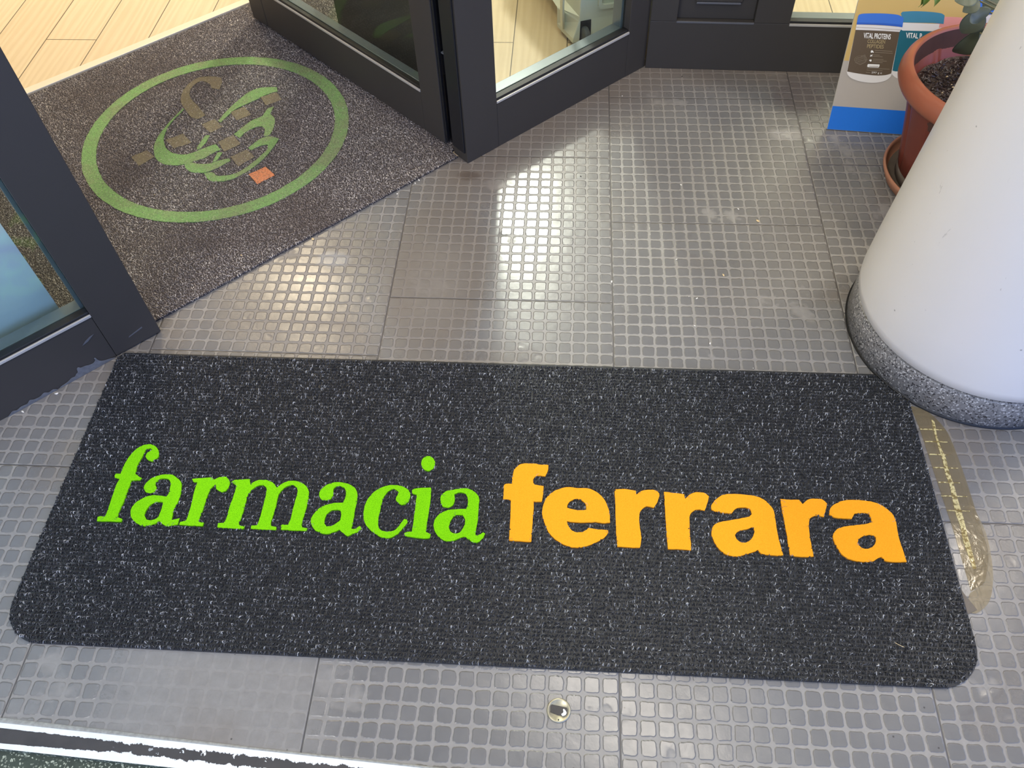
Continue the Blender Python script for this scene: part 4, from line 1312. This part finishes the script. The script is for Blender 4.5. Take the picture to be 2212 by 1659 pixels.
def leaf(base, tip, wid, m, up=Vector((0, -0.5, 1)), droop=0.15, parent=None, origin=None, fold=0.18):
    base, tip = Vector(base), Vector(tip)
    ax = tip - base
    L = ax.length
    side = ax.cross(up).normalized()
    nrm = side.cross(ax).normalized()
    v, f = [], []
    n, mcol = 16, 6
    for lay in (0, 1):
        for i in range(n + 1):
            t = i / n
            w = wid * 0.5 * (math.sin(math.pi * t ** 0.8) ** 0.75 if 0 < t < 1 else 0.02)
            c = base + ax * t + nrm * (droop * L * math.sin(math.pi * t))
            for j in range(-mcol, mcol + 1):
                s_ = j / mcol
                q = c + side * (w * s_) + nrm * (-abs(s_) ** 1.3 * w * fold * -1 + 0.0006 * (0 if lay else 1)) 
                v.append(q - origin)
    wn = 2 * mcol + 1
    off = (n + 1) * wn
    for lay in (0, 1):
        for i in range(n):
            for j in range(wn - 1):
                a = lay * off + i * wn + j
                q = (a, a + 1, a + wn + 1, a + wn)
                f.append(q if lay == 0 else q[::-1])
    for i in range(n):
        for j in (0, wn - 1):
            a = i * wn + j
            f.append((a, a + wn, a + wn + off, a + off))
    return pyd('leaf', v, f, m, parent, True)


LV = [  # base px, tip px, height of base, height of tip, width, material
    ((2116, 2), (2079, 26), 0.46, 0.44, 0.032, 'leaf'),
    ((2120, 20), (2078, 72), 0.42, 0.36, 0.050, 'leaf'),
    ((2110, 17), (2112, 50), 0.44, 0.41, 0.048, 'leaf'),
    ((2122, 62), (2061, 113), 0.36, 0.27, 0.050, 'leaf'),
    ((2116, 72), (2092, 122), 0.36, 0.27, 0.034, 'leaf'),
    ((2160, -28), (2124, 26), 0.46, 0.42, 0.048, 'leaf'),
    ((2112, -10), (2062, 2), 0.50, 0.49, 0.040, 'leaf'),
    ((1995, -30), (1983, 15), 0.60, 0.55, 0.016, 'leaf_bright'),
    ((2000, -30), (1989, 16), 0.60, 0.55, 0.018, 'leaf_bright'),
    ((2020, -34), (2017, 14), 0.60, 0.55, 0.022, 'leaf_bright'),
]
for (b, t_, zb, zt, wd, mk) in LV:
    B_, T__ = at_z(b[0], b[1], zb), at_z(t_[0], t_[1], zt)
    leaf(B_, T__, wd, M[mk], parent=pl, origin=PO, up=Vector((0.05, -0.7, 0.75)))
    root = PC + Vector((0.03, -0.02, 0.242)) + Vector((random.uniform(-.02, .02), random.uniform(-.02, .02), 0))
    tp = B_
    mid = root.lerp(tp, 0.55) + Vector((0.02, 0.015, 0.06))
    pts_ = [root, mid, tp]
    if mk == 'leaf_bright':      # these twigs rise high behind the column and droop back down
        pts_ = [root, root + Vector((0.02, 0.0, 0.35)), root.lerp(tp, 0.4) + Vector((0, 0, 0.42)), root.lerp(tp, 0.8) + Vector((0, 0, 0.26)), tp + Vector((0, 0, 0.1)), tp]
    tube_curve('stem', pts_, 0.0018, M['stem'], pl, PO)

# ------------------------------------------------------------------ cream wheeled case behind the right glass
cr = empty('wheeled_case', (-0.105, 1.275, 0), math.radians(21), label='cream plastic wheeled case behind the right window glass', cat='case')


def case_body():
    # a foot that flares outwards below a deeper, wider body
    v, f = [], []
    for z, pts in ((0.014, [(0, 0), (0.4, 0), (0.4, 0.1), (-0.012, 0.1)]), (0.028, [(0.002, 0), (0.4, 0), (0.4, 0.1), (-0.013, 0.1)]), (0.075, [(0.023, 0.008), (0.4, 0.008), (0.4, 0.1), (-0.014, 0.1)]),
                   (0.09, [(0.023, 0.008), (0.4, 0.008), (0.4, 0.6), (-0.024, 0.6)]), (0.42, [(0.030, 0.0), (0.4, 0.0), (0.4, 0.6), (-0.030, 0.6)])):
        v += [(x, y, z) for x, y in pts]
    n = 4
    for k_ in range(4):
        for i in range(n):
            j = (i + 1) % n
            f.append((k_ * n + i, k_ * n + j, (k_ + 1) * n + j, (k_ + 1) * n + i))
    f.append((3, 2, 1, 0))
    f.append((16, 17, 18, 19))
    o = pyd('case_body', v, f, M['cream'], cr)
    bv = o.modifiers.new('soft_edges', 'BEVEL')
    bv.width, bv.segments = 0.006, 3
    return o


case_body()
# raised handle pocket with rounded corners on the front face, a groove down the side, wheel well and wheel
pk = [(0.085, 0.125), (0.095, 0.115), (0.150, 0.115), (0.160, 0.125), (0.160, 0.40), (0.085, 0.40)]
fr_ = [(0.075, 0.115), (0.09, 0.103), (0.157, 0.103), (0.172, 0.115), (0.172, 0.412), (0.075, 0.412)]
fill('pocket_frame', [smooth_poly(fr_, 50, 2), smooth_poly(pk, 50, 2)], M['cream'], cr, 0.008, 0, lambda x, y, z: (x, -z + 0.005, y))
fill('pocket', [smooth_poly(pk, 50, 2)], M['cream_in'], cr, 0.001, 0, lambda x, y, z: (x, -z + 0.006, y))
fill('side_ridge', [[(0.055, 0.03), (0.075, 0.03), (0.075, 0.10), (0.035, 0.40), (0.012, 0.40), (0.055, 0.10)]], M['cream'], cr, 0.006, 0, lambda x, y, z: (-0.004 - z - y * 0.03, x, y))
fill('wheel_well', [[(0.020, 0.010), (0.026, 0.074), (0.058, 0.074), (0.056, 0.010)]], M['hole'], cr, 0.003, 0, lambda x, y, z: (x, -z + 0.0005 + max(0, y - 0.028) * 0.17, y))
wh = lathe('wheel', [(0.0, -0.010), (0.020, -0.010), (0.027, -0.008), (0.0295, -0.004), (0.0295, 0.004), (0.027, 0.008), (0.020, 0.010), (0.0, 0.010)], M['tyre'], cr, 48)
wh.location = (0.037, -0.004, 0.0305)
wh.rotation_euler = (0, math.pi / 2, 0)

# ------------------------------------------------------------------ round metal floor socket
so_c = at_z(1207, 1535, 0)
sk = empty('floor_socket', (so_c.x, so_c.y, 0.0006), label='small round brass floor socket with a dark slot in front of the doormat', cat='floor socket')
lathe('socket_ring', [(0.0, 0.0012), (0.0155, 0.0012), (0.0162, 0.0018), (0.0182, 0.0022), (0.0192, 0.0008), (0.0195, 0.0)], M['brass'], sk, 48)
slot = [(-0.0135, -0.0035), (-0.0135, 0.0062), (-0.0115, 0.0085), (0.0125, 0.0045), (0.014, 0.002), (0.0135, -0.006), (0.006, -0.0085), (-0.002, -0.0075)]
fill('slot', [slot], M['hole'], sk, 0.0006, 0.0013)
fill('notch', [[(-0.001, -0.016), (0.001, -0.016), (0.001, -0.0135), (-0.001, -0.0135)]], M['hole'], sk, 0.0004, 0.0016)
fill('paper_scrap', [smooth_poly([(0.006, -0.009), (0.011, -0.007), (0.0125, -0.003), (0.0085, 0.002), (0.0065, 0.001), (0.0075, -0.003), (0.004, -0.006)], 80, 2)], M['crumb_w'], sk, 0.0012, 0.002)

# ------------------------------------------------------------------ tape stuck on the floor right of the doormat
K4 = cropz(1900, 840, 3.317)


def floor_shape(name, L, mk, z, th, label=None, cat=None, parent=None, origin=None, sub=3):
    pts = [at_z(x, y, 0.0) for x, y in smooth_poly(K4(L), 60, sub)]
    if origin is None:
        origin = sum(pts, Vector((0, 0, 0))) / len(pts)
        origin.z = 0
    o = fill(name, [[(q.x - origin.x, q.y - origin.y) for q in pts]], M[mk], parent, th, z)
    if parent is None:
        o.location = origin
        tag(o, label, cat)
    return o, origin


tape, to = floor_shape('adhesive_tape', [(215, 120), (345, 165), (470, 290), (520, 390), (600, 600), (690, 880), (750, 1080), (778, 1200), (765, 1330), (740, 1400), (655, 1450), (620, 1330), (560, 1120), (500, 930), (430, 720), (350, 480), (280, 270)], 'tape', 0.0006, 0.0003,
                       'long yellowed strip of clear tape on the floor beside the doormat', 'tape')
floor_shape('glue_crease', [(370, 222), (392, 240), (408, 330), (436, 420), (470, 490), (495, 590), (530, 690), (560, 800), (600, 930), (628, 1050), (662, 1170), (692, 1292), (668, 1290), (640, 1210), (600, 1100), (575, 980), (545, 900), (520, 790), (500, 690), (470, 610), (452, 520), (425, 440), (400, 350), (382, 290)], 'crease', 0.0011, 0.0004, parent=tape, origin=to)
for a_, b_, c_ in ((290, 460, 290), (325, 485, 378), (355, 490, 470), (385, 560, 565), (420, 575, 670), (440, 625, 768), (480, 645, 872)):
    floor_shape('glue_crease', [(a_, c_ - 3), (a_ + (b_ - a_) * .4, c_ - 1), (b_, c_ + 4), (b_, c_ + 9), (a_ + (b_ - a_) * .5, c_ + 7), (a_, c_ + 5)], 'crease', 0.0011, 0.0003, parent=tape, origin=to, sub=2)
floor_shape('adhesive_tape', [(690, 880), (752, 1078), (780, 1200), (768, 1330), (742, 1402), (690, 1436), (640, 1480), (640, 1600), (690, 1610), (760, 1560), (800, 1480), (812, 1330), (795, 1180), (760, 1030)], 'tape_pale', 0.0006, 0.0003,
            'pale worn patch of tape around the lower end of the yellowed strip', 'tape')
floor_shape('adhesive_tape', [(552, 1405), (696, 1585), (612, 1628), (590, 1540)], 'tape_brown', 0.0012, 0.0004,
            'small brown triangle of tape sticking out from under the doormat edge', 'tape', sub=1)

# ------------------------------------------------------------------ crumbs and paper bits
def crumb(px, py, size, mk, label, z=0.0, group=None, flat=0.35, cat='crumb', name='crumb'):
    g = at_z(px, py, z)
    n = 7
    v = [(0, 0, size * flat)]
    for i in range(n):
        a = 2 * math.pi * i / n + random.uniform(-.3, .3)
        r = size * random.uniform(0.55, 1.0) * (1.25 if i % 3 == 0 else 0.85)
        v.append((r * math.cos(a), r * math.sin(a) * 0.7, size * flat * random.uniform(0.15, 0.7)))
    for i in range(n):
        v.append((v[1 + i][0] * 0.8, v[1 + i][1] * 0.8, 0))
    f = [(0, 1 + i, 1 + (i + 1) % n) for i in range(n)] + [(1 + i, 1 + n + i, 1 + n + (i + 1) % n, 1 + (i + 1) % n) for i in range(n)]
    o = pyd(name, v, f, M[mk])
    o.location = (g.x, g.y, z + 0.0006)
    o.rotation_euler = (0, 0, random.uniform(0, 6.28))
    return tag(o, label, cat, group)


GC = 'crumbs on the rubber floor'
crumb(1637, 478, 0.0065, 'crumb_y', 'largest beige chip on the grey studded floor near the column', group=GC)
crumb(1595, 452, 0.0032, 'crumb_w', 'small white crumb up and left of the largest beige chip', group=GC)
crumb(1563, 595, 0.0045, 'crumb_y', 'pale orange crumb sitting on a single stud mid floor', group=GC)
crumb(1461, 561, 0.0028, 'crumb_w', 'white crumb left of the pale orange crumb', group=GC)
crumb(1505, 645, 0.0032, 'crumb_w', 'white oval crumb below left of the pale orange crumb', group=GC)
crumb(1488, 641, 0.0018, 'crumb_w', 'tiny white crumb just left of the white oval crumb', group=GC)
crumb(1500, 704, 0.0030, 'crumb_w', 'white crumb between the oval crumb and the doormat', group=GC)
crumb(1534, 742, 0.0038, 'crumb_w', 'white crumb nearest the top edge of the doormat', group=GC)
crumb(1321, 609, 0.0038, 'crumb_w', 'white crumb lying on the middle tile seam', group=GC)
crumb(1627, 796, 0.0018, 'crumb_w', 'tiny white speck above the orange lettering side of the mat', group=GC)
crumb(1471, 400, 0.0035, 'crumb_w', 'tiny greenish white ring of paper on the back floor', group=GC)
crumb(1344, 208, 0.0028, 'crumb_w', 'white crumb at the foot of the right window frame', group=GC)
crumb(940, 779, 0.0022, 'crumb_w', 'tiny white crumb close above the top edge of the doormat', group=GC)
crumb(905, 390, 0.0048, 'crumb_w', 'cream crumb against the corner edge of the entrance mat', group=GC)
crumb(897, 396, 0.0036, 'crumb_w', 'cream crumb touching its twin on the entrance mat edge', group=GC)
crumb(858, 419, 0.0036, 'crumb_w', 'round cream crumb further down the entrance mat edge', group=GC)
crumb(676, 517, 0.0055, 'crumb_y', 'tan crumb halfway along the entrance mat edge', group=GC)
crumb(653, 531, 0.0022, 'crumb_w', 'tiny pale crumb next to the tan crumb at the mat edge', group=GC)
crumb(123, 851, 0.0055, 'crumb_w', 'white triangular chip at the foot of the left window rail', group=GC)
crumb(140, 823, 0.0040, 'crumb_w', 'white flake above the triangular chip by the left window rail', z=0.004, group=GC)
crumb(50, 890, 0.0042, 'crumb_w', 'pale flake at the far left of the window rail foot', group=GC)
crumb(522, 552, 0.0030, 'crumb_y', 'yellow crumb on the entrance mat below the ring', z=ZI, group='crumbs on the entrance mat')
crumb(334, 421, 0.0020, 'crumb_y', 'tiny yellow crumb inside the ring at lower left', z=ZI, group='crumbs on the entrance mat')
crumb(988, 306, 0.0048, 'crumb_w', 'silvery flake at the foot of the open door leaf', z=0.004, group='crumbs by the door post')
crumb(1000, 331, 0.0042, 'crumb_w', 'silvery flake at the foot of the corner post', z=0.003, group='crumbs by the door post')
crumb(1254, 381, 0.0026, 'crumb_d', 'dark speck on the floor in front of the right window', group=GC)
crumb(1473, 166, 0.0028, 'crumb_d', 'dark speck on the back floor near the wall of frames', group=GC)
# a pale strand lying on the doormat
q = [at_z(1933, 1388, ZM + 0.001), at_z(1942, 1393, ZM + 0.0016), at_z(1953, 1398, ZM + 0.001)]
og = q[1].copy()
og.z = ZM
sd = tube_curve('pale_strand', q, 0.0004, M['crumb_y'], None, og)
sd.location = og
tag(sd, 'thin pale straw lying on the right end of the doormat', 'strand')
